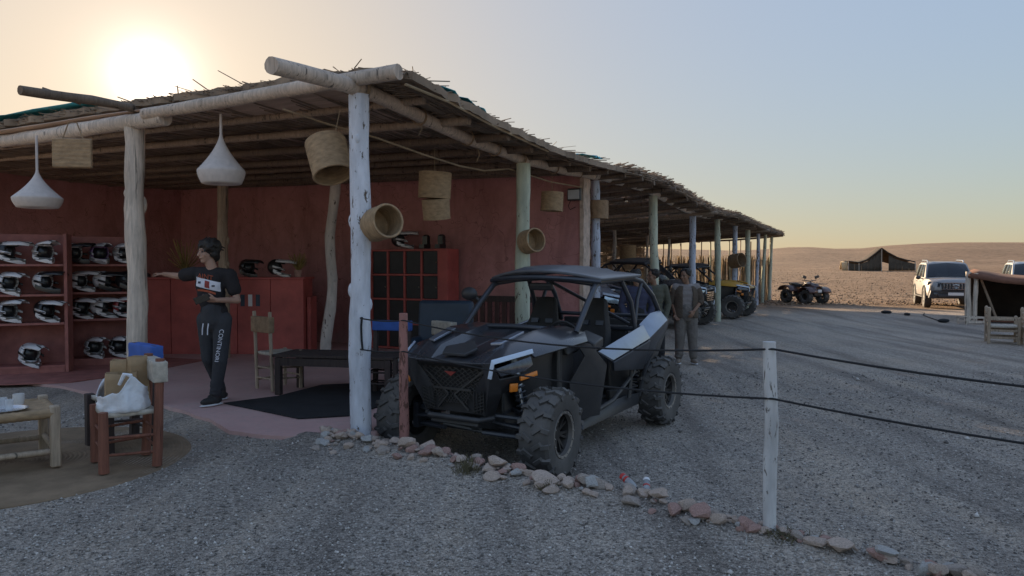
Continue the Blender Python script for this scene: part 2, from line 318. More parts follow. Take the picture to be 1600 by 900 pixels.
    def loft(s, rings, cap=True, closed=True):
        n = len(rings[0]); vs = [p for r in rings for p in r]; fs = []
        for i in range(len(rings)-1):
            for j in range(n if closed else n-1): fs.append((i*n+j, i*n+(j+1) % n, (i+1)*n+(j+1) % n, (i+1)*n+j))
        if cap: fs.append(tuple(range(n-1, -1, -1))); fs.append(tuple(range((len(rings)-1)*n, len(rings)*n)))
        return s.add(vs, fs)
    def grid(s, rows): return s.loft(rows, cap=False, closed=False)
    def poly(s, pts): return s.add(pts, [tuple(range(len(pts)))])
    def slab(s, pts, off):
        o = Vector(off); n = len(pts); a = [Vector(p) for p in pts]
        return s.add(a + [p+o for p in a], [tuple(range(n-1, -1, -1)), tuple(range(n, 2*n))] + [(i, (i+1) % n, n+(i+1) % n, n+i) for i in range(n)])
    def mirror(s):
        o = len(s.v); s.v += [(x, -y, z) for x, y, z in s.v]; s.f += [tuple(i+o for i in reversed(f)) for f in s.f[:]]; return s
    def mesh(s, name, m, smooth=35):
        me = bpy.data.meshes.new(name); me.from_pydata(s.v, [], s.f)
        if m: me.materials.append(MATS[m] if isinstance(m, str) else m)
        if smooth:
            me.shade_smooth(); me.set_sharp_from_angle(angle=R(smooth))
        me.update(); return me
    def build(s, name, m, parent=None, smooth=35, solid=0, bevel=0, remesh=0, subd=0, fixn=False):
        me = s.mesh(name, m, smooth)
        if fixn:
            b = bmesh.new(); b.from_mesh(me); bmesh.ops.recalc_face_normals(b, faces=b.faces); b.to_mesh(me); b.free()
        o = bpy.data.objects.new(name, me); COL.objects.link(o)
        if parent: o.parent = parent
        if solid: q = o.modifiers.new('solid', 'SOLIDIFY'); q.thickness = solid; q.offset = 0
        if subd: q = o.modifiers.new('subd', 'SUBSURF'); q.levels = q.render_levels = subd
        if bevel: q = o.modifiers.new('bevel', 'BEVEL'); q.width = bevel; q.segments = 2; q.limit_method = 'ANGLE'
        if remesh:
            q = o.modifiers.new('remesh', 'REMESH'); q.mode = 'VOXEL'; q.voxel_size = remesh; q.use_smooth_shade = True
            q = o.modifiers.new('smooth', 'SMOOTH'); q.factor = .5; q.iterations = 5
        return o
def tag(o, label=None, cat=None, group=None, kind=None):
    for k, v in (('label', label), ('category', cat), ('group', group), ('kind', kind)):
        if v: o[k] = v
    return o
def empty(name, loc=(0, 0, 0), rz=0, label=None, cat=None, group=None):
    o = bpy.data.objects.new(name, None); COL.objects.link(o); o.location = loc; o.rotation_euler = (0, 0, rz); o.empty_display_size = .2
    return tag(o, label, cat, group)
def copy_tree(o, parent=None, swap=None):
    c = o.copy(); COL.objects.link(c); c.parent = parent
    if swap and c.type == 'MESH' and c.data.materials and c.data.materials[0].name in swap:
        c.data = c.data.copy(); c.data.materials[0] = MATS[swap[c.data.materials[0].name]]
    for ch in [x for x in o.children]: copy_tree(ch, c, swap)
    return c
def put(o, name, mesh, parent=None, M=None):
    pass
def inst(name, me, parent=None, M=None):
    o = bpy.data.objects.new(name, me); COL.objects.link(o); o.parent = parent
    if M is not None: o.matrix_local = M
    return o
def fast(name, V, F, m, attr=None, parent=None, smooth=False):
    """numpy triangles/quads -> object"""
    me = bpy.data.meshes.new(name); V = np.asarray(V, np.float32); F = np.asarray(F, np.int32); k = F.shape[1]
    me.vertices.add(len(V)); me.vertices.foreach_set('co', V.ravel())
    me.loops.add(F.size); me.loops.foreach_set('vertex_index', F.ravel())
    me.polygons.add(len(F)); me.polygons.foreach_set('loop_start', np.arange(0, F.size, k, dtype=np.int32))
    me.update(calc_edges=True)
    if attr is not None:
        for an, av in attr.items(): a = me.attributes.new(an, 'FLOAT', 'POINT'); a.data.foreach_set('value', np.asarray(av, np.float32))
    me.materials.append(MATS[m])
    if smooth: me.shade_smooth()
    o = bpy.data.objects.new(name, me); COL.objects.link(o); o.parent = parent
    return o
def sticks(P0, P1, r, sides=4):
    """many thin rods at once; returns V,F"""
    P0 = np.asarray(P0, float); P1 = np.asarray(P1, float); n = len(P0); r = np.broadcast_to(np.asarray(r, float), (n,))
    t = P1-P0; t /= np.linalg.norm(t, axis=1)[:, None]+1e-9
    ref = np.where(np.abs(t[:, 2:3]) < .9, [[0, 0, 1.]], [[1., 0, 0]])
    u = np.cross(t, ref); u /= np.linalg.norm(u, axis=1)[:, None]+1e-9; q = np.cross(t, u)
    V = np.zeros((n, 2*sides, 3))
    for j in range(sides):
        a = 2*math.pi*j/sides; o = (u*math.cos(a)+q*math.sin(a))*r[:, None]
        V[:, j] = P0+o; V[:, sides+j] = P1+o*.8
    base = np.array([[j, (j+1) % sides, sides+(j+1) % sides, sides+j] for j in range(sides)])
    F = (np.arange(n)[:, None, None]*2*sides + base[None]).reshape(-1, 4)
    return V.reshape(-1, 3), F
def text_mesh(txt, size):
    c = bpy.data.curves.new('lettering', 'FONT'); c.body = txt; c.size = size; c.align_x = 'CENTER'; c.align_y = 'CENTER'; c.extrude = 0; c.resolution_u = 3
    o = bpy.data.objects.new('lettering', c); COL.objects.link(o)
    bpy.context.view_layer.update()
    me = bpy.data.meshes.new_from_object(o.evaluated_get(bpy.context.evaluated_depsgraph_get()))
    bpy.data.objects.remove(o); return me
def fbm(x, y, s): return noise.fractal(Vector((x*s, y*s, 3.1)), 1.0, 2.0, 4)
rnd = random.uniform
def sstep(a, b, x):
    t = min(1, max(0, (x-a)/(b-a))); return t*t*(3-2*t)

# ------------------------------------------------------------------ building frame: origin at the white corner post, +Y back along the shed, +X out into the yard
BO = Vector((-1.38, 6.69, 0)); BR = math.atan2(-.433, .902)
CB, SB = math.cos(BR), math.sin(BR)
def loc(x, y): dx, dy = x-BO.x, y-BO.y; return CB*dx+SB*dy, -SB*dx+CB*dy
def wor(a, b, z=0): return Vector((BO.x+CB*a-SB*b, BO.y+SB*a+CB*b, z))
BERM = [(-9, 9.9), (-1.6, 6.45), (-1.07, 6.15), (-.55, 5.75), (-.14, 5.42), (.22, 5.12), (.82, 4.84), (1.17, 4.42), (1.5, 4.22), (2.06, 3.7), (4, 2.1), (12, -4), (60, -40), (900, -600)]
def interp(tab, x):
    if x <= tab[0][0]: return tab[0][1]
    for (x0, y0), (x1, y1) in zip(tab, tab[1:]):
        if x <= x1: return y0+(y1-y0)*(x-x0)/(x1-x0)
    return tab[-1][1]
RIDGE = [(-2, .03), (-.8, .03), (0, .026), (.3, .019), (.36, .0215), (.385, .0245), (.42, .0232), (.46, .0215), (.52, .0275), (.6, .0305), (.72, .0305), (.9, .026), (2, .03)]
def gz(x, y):
    a, b = loc(x, y)
    s1 = sstep(.08, .6, y-interp(BERM, x)); s2 = 1 if b > 6.4 else max(sstep(.05, .6, a), sstep(6.0, 6.4, b))
    s2 *= sstep(-14, -12, a)
    z = -.25*s1*s2 + .14*sstep(14, 34, y)*s1
    z += .012*fbm(x, y, .9)
    if -1.9 < x < 4 and 2 < y < 8: z += .055*math.exp(-((y-interp(BERM, x))/.16)**2)*sstep(3.5, -1.2, x)
    d = math.hypot(x, y)
    z += .75*sstep(34, 115, y) + .3*fbm(x, y, .02)*sstep(45, 120, d)
    if y > 110:
        t = interp(RIDGE, x/y); hh = (t*360+CAM_Z-.7)
        k = sstep(118, 360, y); k2 = 1-.55*sstep(380, 900, y)
        z += hh*k*k2 + .6*fbm(x, y, .012)*sstep(130, 300, y)
    return z

# ------------------------------------------------------------------ ground
def axis(n, T, top, c):
    t = np.linspace(-T, T, n); return c + top*np.sinh(t)/math.sinh(T)
xs = axis(211, 8.2, 900, .5); ys = np.concatenate([axis(231, 8.2, 1400, 5.2)]); ys = ys[ys > -320]
V = np.array([(x, y, gz(x, y)) for y in ys for x in xs], np.float32)
nx = len(xs); ii = np.arange(len(ys)-1)[:, None]*nx+np.arange(nx-1)[None]
F = np.stack([ii, ii+1, ii+nx+1, ii+nx], -1).reshape(-1, 4)
des = [sstep(25, 31, y+.25*x-3+2.5*fbm(x, y, .25))*(1 if y < 300 else 1) for y in ys for x in xs]
g = fast('ground', V, F, 'gravel_ground', {'desert': des}, smooth=True); tag(g, 'grey gravel yard running out into tan stony desert and low hills', None, None, 'structure')

# loose gravel stones lying on the yard
N = 115000
th = RNG.uniform(-.78, .78, N); rr = 2.9+9.5*RNG.random(N)**1.9
X = rr*th; Y = rr*1.0
Z = np.array([gz(x, y) for x, y in zip(X, Y)])
A, B = CB*(X-BO.x)+SB*(Y-BO.y), -SB*(X-BO.x)+CB*(Y-BO.y)
keep = ~((A < .05) & (B > -.45))
keep &= ~(np.hypot(X+3.9, Y-5.75) < 1.27)
X, Y, Z = X[keep], Y[keep], Z[keep]; N = len(X)
sz = .0027+.0095*RNG.random(N)**4.2; sz *= np.clip(.75+Y/14, .8, 1.6)
big = RNG.random(N) < .004; sz[big] *= 2.2
oct_ = np.array([(1, 0, 0), (0, 1, 0), (-1, 0, 0), (0, -1, 0), (0, 0, .8), (0, 0, -.5)])
VV = oct_[None]*RNG.uniform(.6, 1.35, (N, 6, 1))*sz[:, None, None]
an = RNG.uniform(0, 6.28, N); c_, s_ = np.cos(an)[:, None], np.sin(an)[:, None]
VV = np.stack([VV[..., 0]*c_-VV[..., 1]*s_, VV[..., 0]*s_+VV[..., 1]*c_, VV[..., 2]], -1)
VV += np.stack([X, Y, Z+sz*.3], -1)[:, None]
tri = np.array([(0, 1, 4), (1, 2, 4), (2, 3, 4), (3, 0, 4), (1, 0, 5), (2, 1, 5), (3, 2, 5), (0, 3, 5)])
FF = (np.arange(N)[:, None, None]*6+tri[None]).reshape(-1, 3)
pb = fast('gravel', VV.reshape(-1, 3), FF, 'pebbles', {'rnd': np.repeat(RNG.random(N), 6)})
tag(pb, 'loose grey crushed gravel strewn over the yard', 'gravel', None, 'stuff')

# desert stones in the sun beyond the yard
N = 52000
Y = 31+130*RNG.random(N)**1.7; X = Y*RNG.uniform(-.9, .95, N)
Z = np.array([gz(x, y) for x, y in zip(X, Y)]); sz = .02+.05*RNG.random(N)**3
VV = oct_[None]*RNG.uniform(.6, 1.3, (N, 6, 1))*sz[:, None, None] + np.stack([X, Y, Z+sz*.2], -1)[:, None]
FF = (np.arange(N)[:, None, None]*6+tri[None]).reshape(-1, 3)
stone_mat('desert_pebbles', [(0, (.12, .085, .06)), (.5, (.26, .18, .12)), (1, (.42, .32, .22))])
tag(fast('desert_stones', VV.reshape(-1, 3), FF, 'desert_pebbles', {'rnd': np.repeat(RNG.random(N), 6)}), 'small tan stones strewn over the sunlit desert', 'stones', None, 'stuff')

# terrace of worn red concrete
edge = [(-16, .6), (-9, .55), (-6.5, .45), (-5, .42), (-4.3, .3), (-3.3, .22), (-2.4, .02), (-1.7, -.2), (-1.1, -.5), (-.5, -.45), (-.12, -.2), (.1, .05), (.12, 3), (.12, 6.3)]
rows = []
back = [(-16, 6.3)]*7 + [(-10, 6.3), (-8, 6.3), (-6, 6.3), (-4, 6.3), (-2, 6.3), (-1, 6.3), (.1, 6.3)]
mb = MB()
pts = []
for i, (a, b) in enumerate(edge):
    if i+1 < len(edge):
        a2, b2 = edge[i+1]
        for k in range(6):
            t = k/6; pa, pb2 = a+(a2-a)*t, b+(b2-b)*t
            j = .05*noise.noise(Vector((pa*3, pb2*3, 0)))
            pts.append(wor(pa+(0 if i < 11 else j), pb2+(j if i < 11 else 0), .035))
pts += [wor(.12, 6.3, .035), wor(-16, 6.3, .035)]
mb.slab([tuple(p) for p in pts], (0, 0, -.2))
tag(mb.build('terrace_floor', 'terrace', smooth=0, fixn=True), 'worn red concrete terrace under the reed roof', None, None, 'structure')
# ------------------------------------------------------------------ the shop under its reed roof
BEAM = [(-1.25, 3.09), (0, 3.15), (1.56, 3.03), (3.48, 2.96), (5, 2.99), (6.6, 3.06), (8.5, 3.11), (10.3, 3.1), (12.3, 2.98), (14.3, 2.92), (16, 2.94), (18, 3.02), (21, 3.0), (24.6, 2.96), (33, 2.98)]
def beamz(b): return interp(BEAM, b)
def roofz(a, b):
    z = beamz(max(b, -.05)) + .135
    z += -.16*max(a, 0)
    if b > 6.5: z += .075*min(a, 0)
    else: z += .16*sstep(0, -2.5, a)*sstep(.2, 2, b) - .03*sstep(-3, -6, a)
    return z
def pole(mb, p0, p1, r, n=10, seg=9, bend=.03, wob=.05, taper=.85):
    p0, p1 = Vector(p0), Vector(p1); d = p1-p0; L = d.length; t = d.normalized(); u = t.orthogonal().normalized(); q = t.cross(u)
    sd = random.random()*50; pts = []; rs = []
    for i in range(seg+1):
        k = i/seg; w1 = noise.noise(Vector((sd, k*2.2, 0)))*bend*4*k*(1-k)*2; w2 = noise.noise(Vector((sd+9, k*2.2, 0)))*bend*4*k*(1-k)*2
        pts.append(p0+d*k+u*w1*L/2.5+q*w2*L/2.5); rs.append(r*(1+(taper-1)*k)*(1+.13*noise.noise(Vector((sd+20, k*L*2.3, 0)))))
    mb.tube(pts, rs, n, wob=wob)
    return mb
shop = empty('shop_building', BO, BR, 'dark red walled shop under a ragged reed roof on log posts', 'building')
def spost(a, b, z0, z1, r, m, parent, bend=.02, n=12, dx=0, dy=0, label=None):
    mb = pole(MB(), (a, b, z0), (a+dx, b+dy, z1), r, n, 18, bend, .07, .92)
    for k in range(6):                       # knots and sawn-off twigs
        q = random.random(); g_ = rnd(0, 6.28); c = Vector((a+dx*q, b+dy*q, z0+(z1-z0)*q)); d = Vector((math.cos(g_), math.sin(g_), .25))
        mb.ball(c+d*r*.72, r*rnd(.28, .42), 8, 6, (1, 1, rnd(1.4, 2.4)))
    o = mb.build('post', m, parent, smooth=50)
    if label: o['label'] = label
    return o
spost(0, 0, -.2, 3.09, .098, 'paint_white', shop, .006, label='thick post with flaking white paint')
spost(-3.06, .06, -.1, 3.05, .108, 'pole_pale', shop, .02, label='bare split log post')
spost(-3.66, 3.9, 0, 3.05, .085, 'paint_tan', shop, .05, dx=.22, label='crooked pale post with flaking paint')
spost(-5.34, 3.4, 0, 3.05, .09, 'pole_bare', shop, .02)
spost(0, 3.48, -.4, 2.9, .102, 'paint_cream', shop, .015, dx=.03, label='post with flaking pale green paint')
# walls
WH = 3.27
mb = MB()
n = 60; rows = []
for zz in (-.3, .6, 1.5, 2.4, WH):
    rows.append([(-14+13.9*i/n, 6.07+.012*noise.noise(Vector((i*.7, zz, 0))), zz) for i in range(n+1)])
mb.grid(rows); mb.grid([[(-14+13.9*i/n, 6.35, zz) for i in range(n, -1, -1)] for zz in (-.3, WH)])
mb.poly([(-14, 6.07, WH), (-.1, 6.07, WH), (-.1, 6.35, WH), (-14, 6.35, WH)])
mb.build('wall', 'red_wall', shop, smooth=40)
mb = MB(); ring = []
for i in range(30):
    z = -.3+(WH+.3)*i/29; j = .02*noise.noise(Vector((1, z*6, 4))); k = .02*noise.noise(Vector((5, z*7, 4)))
    ring.append([(-.13, 6.05+k, z), (-.06+j, 6.045+k, z), (-.055+j, 6.2, z), (-.06+j, 6.36, z), (-.13, 6.37, z)])
mb.loft(ring); mb.build('corner_trim', 'rock_pale', shop, smooth=60)
mb = MB(); mb.box((-9.6, 3.3, 1.5), (.25, 5.6, 3.56)); mb.build('side_wall', 'red_wall', shop, smooth=0)
# ceiling of woven mats
rows = []
for i in range(40):
    b = -.02+6.24*i/39
    rows.append([(a, b, roofz(a, b)-.045-.02*sstep(.1, -.9, a)-.02*abs(noise.noise(Vector((a*.8, b*.9, 7))))) for a in np.linspace(-10, .0, 50)])
MB().grid(rows).build('ceiling_mat', 'ceiling_mat', shop, solid=.012, smooth=60)
# roof deck: packed reed mat, uneven
rows_t = []; rows_b = []
na, nb = 90, 70
for i in range(nb):
    b = .02+6.46*i/(nb-1)
    rt = []; rb = []
    for k in range(na):
        a = -10.2+10.75*k/(na-1)
        e = .06*noise.noise(Vector((a*5, b*5, 2)))
        bb = b + (.12*noise.noise(Vector((a*7, 3, 1))) if i == 0 else 0); aa = a + (.06*noise.noise(Vector((b*7, 8, 1))) if k == na-1 else 0)
        rt.append((aa, bb, roofz(a, b)+.05+.5*abs(e))); rb.append((aa, bb, roofz(a, b)-.02))
    rows_t.append(rt); rows_b.append(rb[::-1])
mb = MB(); mb.grid(rows_t); mb.grid(rows_b)
mb.grid([rows_t[0], rows_b[0][::-1]]); mb.grid([[r[-1] for r in rows_t], [r[0] for r in rows_b]])
mb.build('roof_mat', 'reed', shop, smooth=30)
# reeds of the shop roof: ragged front fringe, side fringe, loose ones on top
P0, P1, rad = [], [], []
rnd = random.uniform
for k in range(2600):                      # front fringe: tips point to the yard
    a = rnd(-10, .5); b = .04+rnd(-.02, .3); z = roofz(a, b)+rnd(.0, .06); L = rnd(.08, .3)
    up = rnd(-.2, .16)*(1 if random.random() < .8 else 3.0)
    P0.append((a, b+rnd(.0, .4), z)); P1.append((a+rnd(-.5, .5)*L, b-L*rnd(.05, .5), z+up*L*.6)); rad.append(rnd(.003, .008))
for k in range(2400):                      # side fringe
    b = rnd(.0, 6.4); a = .47+rnd(-.3, .04); z = roofz(a, b)+rnd(.0, .06); L = rnd(.15, .5)
    P0.append((a-L, b+rnd(-.3, .3)*L, z)); P1.append((a+L*rnd(.02, .16), b+rnd(-.6, .6)*L, z+rnd(-.12, .08)*L)); rad.append(rnd(.003, .009))
for k in range(2200):                      # lying on top
    b = rnd(.1, 6.4); a = rnd(-10, .4); z = roofz(a, b)+rnd(.05, .09); L = rnd(.2, .7); g_ = rnd(0, 6.28)
    P0.append((a, b, z)); P1.append((min(a+L*math.cos(g_), .53), max(b+L*math.sin(g_)*.8, 0), z+rnd(-.03, .03))); rad.append(rnd(.003, .008))
for k in range(6):                        # a few long stray stalks at the front corner
    a = rnd(-2.4, .35); P0.append((a, .0, roofz(a, 0)+.05)); P1.append((a+rnd(-.2, .2), -.05+rnd(-.1, .1), roofz(a, 0)+rnd(.08, .17))); rad.append(rnd(.004, .008))
V, F = sticks(P0, P1, rad)
tag(fast('reeds', V, F, 'reed', parent=shop), None, None, None, 'stuff')
# reeds of the ceiling seen from below
P0, P1, rad = [], [], []
for k in range(2200):
    a = rnd(-9.4, .42); b = rnd(.05, 5.4); L = rnd(.5, 1.6); b2 = min(b+L, 6.0); a2 = min(.5, a+rnd(-.06, .06)); dz = rnd(.085, .105) if a < -.02 else rnd(.03, .05)
    P0.append((a, b, roofz(a, b)-dz)); P1.append((a2, b2, roofz(a2, b2)-dz)); rad.append(rnd(.004, .009))
V, F = sticks(P0, P1, rad, 3); tag(fast('ceiling_reeds', V, F, 'reed', parent=shop), None, None, None, 'stuff')
# beams and rafters
def beam_path(b0, b1, r0, r1, a0=0, seed=0, m='pole_bare', parent=shop, up=0, n=26):
    pts = []; rs = []
    for i in range(n):
        b = b0+(b1-b0)*i/(n-1); pts.append((a0+.03*noise.noise(Vector((b*.7, seed, 0))), b, beamz(b)+.0+up+.018*noise.noise(Vector((b*1.1, seed, 5))))); rs.append((r0+(r1-r0)*i/(n-1))*(1+.06*noise.noise(Vector((b*3, seed, 2)))))
    return MB().tube(pts, rs, 12, wob=.03).build('beam', m, parent, smooth=50)
beam_path(-1.08, 6.75, .07, .056, m='pole_beam')
mb = MB(); pole(mb, (.5, -.1, 3.215), (-2.75, -.05, 3.15), .066, 12, 12, .01, .03, .95).build('beam', 'pole_beam', shop, smooth=50)
mb = MB(); pole(mb, (-2.5, .0, 3.1), (-6.2, .1, 3.08), .085, 12, 12, .015, .03, .9).build('beam', 'pole_pale', shop, smooth=50)
mb = MB(); pole(mb, (-6.0, .1, 3.16), (-9.8, .1, 3.16), .08, 12, 12, .015, .03, .9).build('beam', 'pole_bare', shop, smooth=50)
mb = MB(); pole(mb, (-3.05, -1.15, 3.2), (-2.9, 1.6, 3.28), .046, 10, 12, .03, .06, .95); pole(mb, (-3.05, -.55, 3.2), (-3.2, -.85, 3.29), .025, 8, 4, 0, .05)
o = mb.build('roof_log', 'pole_dark', shop, smooth=50)
mb = MB(); mb.tube([(.5, .0, 3.13), (.52, .7, roofz(.52, .7)-.03), (.52, 1.6, roofz(.52, 1.6)-.03), (.5, 2.6, roofz(.5, 2.6)-.03), (.5, 3.2, roofz(.5, 3.2)-.03)], .014, 6); mb.build('edge_lath', 'reed_light', shop)
for b in (.62, 1.35, 2.15, 2.95, 3.6, 4.3, 5.0, 5.7):
    z = roofz(0, b)-.055
    e = rnd(.28, .5)
    pole(MB(), (e, b, roofz(e, b)-.05), (-9.5, b+rnd(-.1, .1), roofz(-3, b)-.1), rnd(.042, .058), 9, 6, .004, .04).build('rafter', 'pole_dark' if random.random() < .5 else 'pole_bare', shop, smooth=50)
# rope lashings round the joints
def lash(mb, c, r, ax, k=3):
    for i in range(k):
        o = (i-(k-1)/2)*.014; pts = []
        for j in range(14):
            t = 2*math.pi*j/14; ca, sa = math.cos(t)*r, math.sin(t)*r
            p = {'x': (o, ca, sa), 'y': (ca, o, sa), 'z': (ca, sa, o)}[ax]
            pts.append((c[0]+p[0], c[1]+p[1], c[2]+p[2]))
        mb.tube(pts, .006, 5, closed=True)
    return mb
lash(lash(MB(), (0, .03, 3.15), .095, 'y'), (0.03, .03, 3.2), .1, 'x').build('lashing', 'jute', shop)
for b in (1.0, 2.0, 2.7, 3.45, 4.6, 5.6): lash(MB(), (0, b, beamz(b)), .085, 'y', 2).build('lashing', 'wicker_dark', shop)
# tarp scraps on the roof
def tarp(parent, a, b, w_, d_, m, name='tarp_scrap', up=.06):
    rows = []
    for i in range(7):
        rows.append([(a+w_*(k/6-.5)+.06*noise.noise(Vector((i*.8, k*.7, a))), b+d_*(i/6-.5)+.06*noise.noise(Vector((i*.8, k*.7, b+4))), roofz(a+w_*(k/6-.5), b+d_*(i/6-.5))+up+.06*abs(noise.noise(Vector((i*.9+a, k*.9, 1))))) for k in range(7)])
    return MB().grid(rows).build(name, m, parent, solid=.004, smooth=60)
tarp(shop, -5.3, .35, 3.4, .7, 'tarp_blue', up=.12); tarp(shop, .35, 1.1, .35, .9, 'tarp_blue', up=.08); tarp(shop, .3, 5.0, .5, .5, 'tarp_blue', up=.1)
# hanging cable under the ceiling
mb = MB(); mb.tube([(-.85, -.05, 3.03), (-.6, .25, 2.93), (-.3, .7, 2.83), (-.12, 1.3, 2.73), (-.1, 2.0, 2.7), (-.15, 2.7, 2.73), (-.1, 3.3, 2.82), (-.05, 4.6, 2.78), (-.1, 6.03, 2.84)], .011, 6)
tag(mb.build('cable', 'jute', None), 'pale drooping cord slung under the ceiling behind the white post', 'cord').location = BO; bpy.data.objects['cable'].rotation_euler.z = BR
# hooks of wire hanging from the side beam
for k, (b, L) in enumerate(((1.0, .13), (2.25, .17))):
    z = beamz(b)-.06
    mb = MB(); mb.tube([(0, b, z), (.015, b+.02, z-L*.5), (.0, b-.02, z-L), (-.02, b, z-L*1.05)], .004, 5)
    o = mb.build('wire', 'jute', shop)

# ------------------------------------------------------------------ the vehicle shed behind it
shed = empty('vehicle_shed', BO, BR, 'long open vehicle shed of log posts and reed roof behind the red shop', 'shed')
SP = [(6.6, .08, 'paint_blue'), (10.3, .098, 'paint_cream'), (14.3, .09, 'paint_blue'), (18.0, .095, 'paint_cream'), (21.3, .095, 'paint_blue'), (24.2, .1, 'paint_cream'), (27.0, .07, 'paint_blue'), (29.0, .075, 'paint_cream'), (31.4, .075, 'paint_cream')]
for b, r, m in SP: spost(rnd(-.03, .03), b, -.5, beamz(b)-.04, r, m, shed, .02, dx=rnd(-.05, .05) if b < 28 else .12)
for b in (8.3, 11.6, 15.2, 18.6, 22.3, 25.8, 29.5):
    spost(-3.4+rnd(-.2, .2), b, -.5, roofz(-3.4, b)-.1, rnd(.055, .07), random.choice(['pole_bare', 'paint_tan', 'pole_pale']), shed, .03, n=9)
beam_path(6.35, 18.6, .07, .06, .0, 3, 'pole_pale', shed, .02, 40); beam_path(18.2, 26, .065, .055, -.02, 5, 'pole_dark', shed, .0, 24); beam_path(25.6, 32.1, .06, .05, 0, 6, 'pole_bare', shed, 0, 18)
for off in (-3.4, -6.0):
    pts = [(off, b, roofz(off, b)-.11) for b in np.linspace(6.5, 32, 16)]
    MB().tube(pts, .055, 8, wob=.05).build('beam', 'pole_dark', shed, smooth=50)
b = 6.55
while b < 32.2:
    e = rnd(.25, .75)
    pole(MB(), (e, b, roofz(e, b)-.05), (-6.7+rnd(-.2, .2), b+rnd(-.12, .12), roofz(-6.6, b)-.05), rnd(.035, .06), 8, 6, .012, .05).build('rafter', random.choice(['pole_dark', 'pole_bare', 'pole_dark']), shed, smooth=50)
    b += rnd(.5, .8)
P0, P1, rad = [], [], []
for k in range(15000):
    b = rnd(6.4, 32.0); a = rnd(-6.8, .55); L = rnd(.5, 1.5); g_ = rnd(-.28, .28)+(0 if random.random() < .72 else 1.4); z = rnd(-.02, .065)
    a2, b2 = a+L*math.sin(g_), b+L*math.cos(g_)
    a2 = max(-6.9, min(.62, a2)); b2 = min(b2, 32.4)
    P0.append((a, b, roofz(a, b)+z)); P1.append((a2, b2, roofz(a2, b2)+z+rnd(-.03, .03))); rad.append(rnd(.008, .019))
for k in range(2600):                       # ragged yard-side fringe
    b = rnd(6.4, 32.2); a = .5; L = rnd(.2, .6); z = rnd(.0, .07)
    P0.append((a-L, b, roofz(a, b)+z)); P1.append((a+rnd(-.02, .16), b+rnd(-.5, .5)*L, roofz(a, b)+z+rnd(-.06, .1))); rad.append(rnd(.004, .012))
for k in range(220):                        # bits hanging through
    b = rnd(6.5, 31); a = rnd(-4, .3); z = roofz(a, b); P0.append((a, b, z)); P1.append((a+rnd(-.06, .06), b+rnd(-.06, .06), z-rnd(.1, .3))); rad.append(rnd(.002, .005))
V, F = sticks(P0, P1, rad)
tag(fast('reeds', V, F, 'reed', parent=shed), None, None, None, 'stuff')
tarp(shed, -.2, 28.6, 1.0, 1.4, 'tarp_yellow', 'yellow_cloth', .22)
# woven back fence of the shed: stakes, solid reed mats below, loose weave above
fence = empty('reed_fence', BO, BR, 'woven reed fence closing the back of the vehicle shed', 'fence')
fb = 6.4; k = 0
while fb < 32:
    pole(MB(), (-6.25, fb, -.5), (-6.25+rnd(-.05, .05), fb+rnd(-.08, .08), 2.5+rnd(-.1, .12)), rnd(.03, .045), 7, 5, .02, .05).build('stake', random.choice(['pole_bare', 'pole_dark']), fence, smooth=50)
    wv = []
    hgt = 1.35+.25*noise.noise(Vector((fb, 0, 0)))
    mb = MB(); mb.grid([[(-6.2+.05*noise.noise(Vector((j*.9, z*3, fb))), fb+1.55*j/8, z+.05*noise.noise(Vector((j*1.7, z, fb)))) for j in range(9)] for z in (-.4, .2, .7, hgt)])
    mb.build('reed_panel', random.choice(['wicker_dark', 'reed', 'reed_light']), fence, solid=.03, smooth=60)
    fb += 1.5; k += 1
P0, P1, rad = [], [], []
for k in range(5200):
    b = rnd(6.2, 31.5); z = rnd(1.2, 2.5) if random.random() < .9 else rnd(2.2, 2.56); L = rnd(.7, 2.0)
    P0.append((-6.25+rnd(-.06, .06), b, z)); P1.append((-6.25+rnd(-.06, .06), min(b+L, 32.2), z+rnd(-.07, .07))); rad.append(rnd(.006, .015))
V, F = sticks(P0, P1, rad); tag(fast('weave', V, F, 'reed', parent=fence), None, None, None, 'stuff')
# end wall of the shed
endw = empty('reed_screen', BO, BR, 'pale reed screen with upright stakes at the far end of the shed', 'fence')
for i in range(14):
    a = .05-6.2*i/13
    pole(MB(), (a, 31.85, -.5), (a+rnd(-.08, .08), 31.85, 2.75+rnd(-.12, .1)), rnd(.03, .05), 7, 5, .02, .05).build('stake', random.choice(['pole_pale', 'pole_bare', 'paint_cream']), endw, smooth=50)
P0, P1, rad = [], [], []
for k in range(900):
    a = rnd(-6.2, .05); P0.append((a, 31.95+rnd(-.03, .03), -.4)); P1.append((a+rnd(-.05, .05), 31.95+rnd(-.03, .03), 1.9+rnd(-.2, .2))); rad.append(rnd(.006, .014))
V, F = sticks(P0, P1, rad); tag(fast('reeds', V, F, 'reed_light', parent=endw), None, None, None, 'stuff')

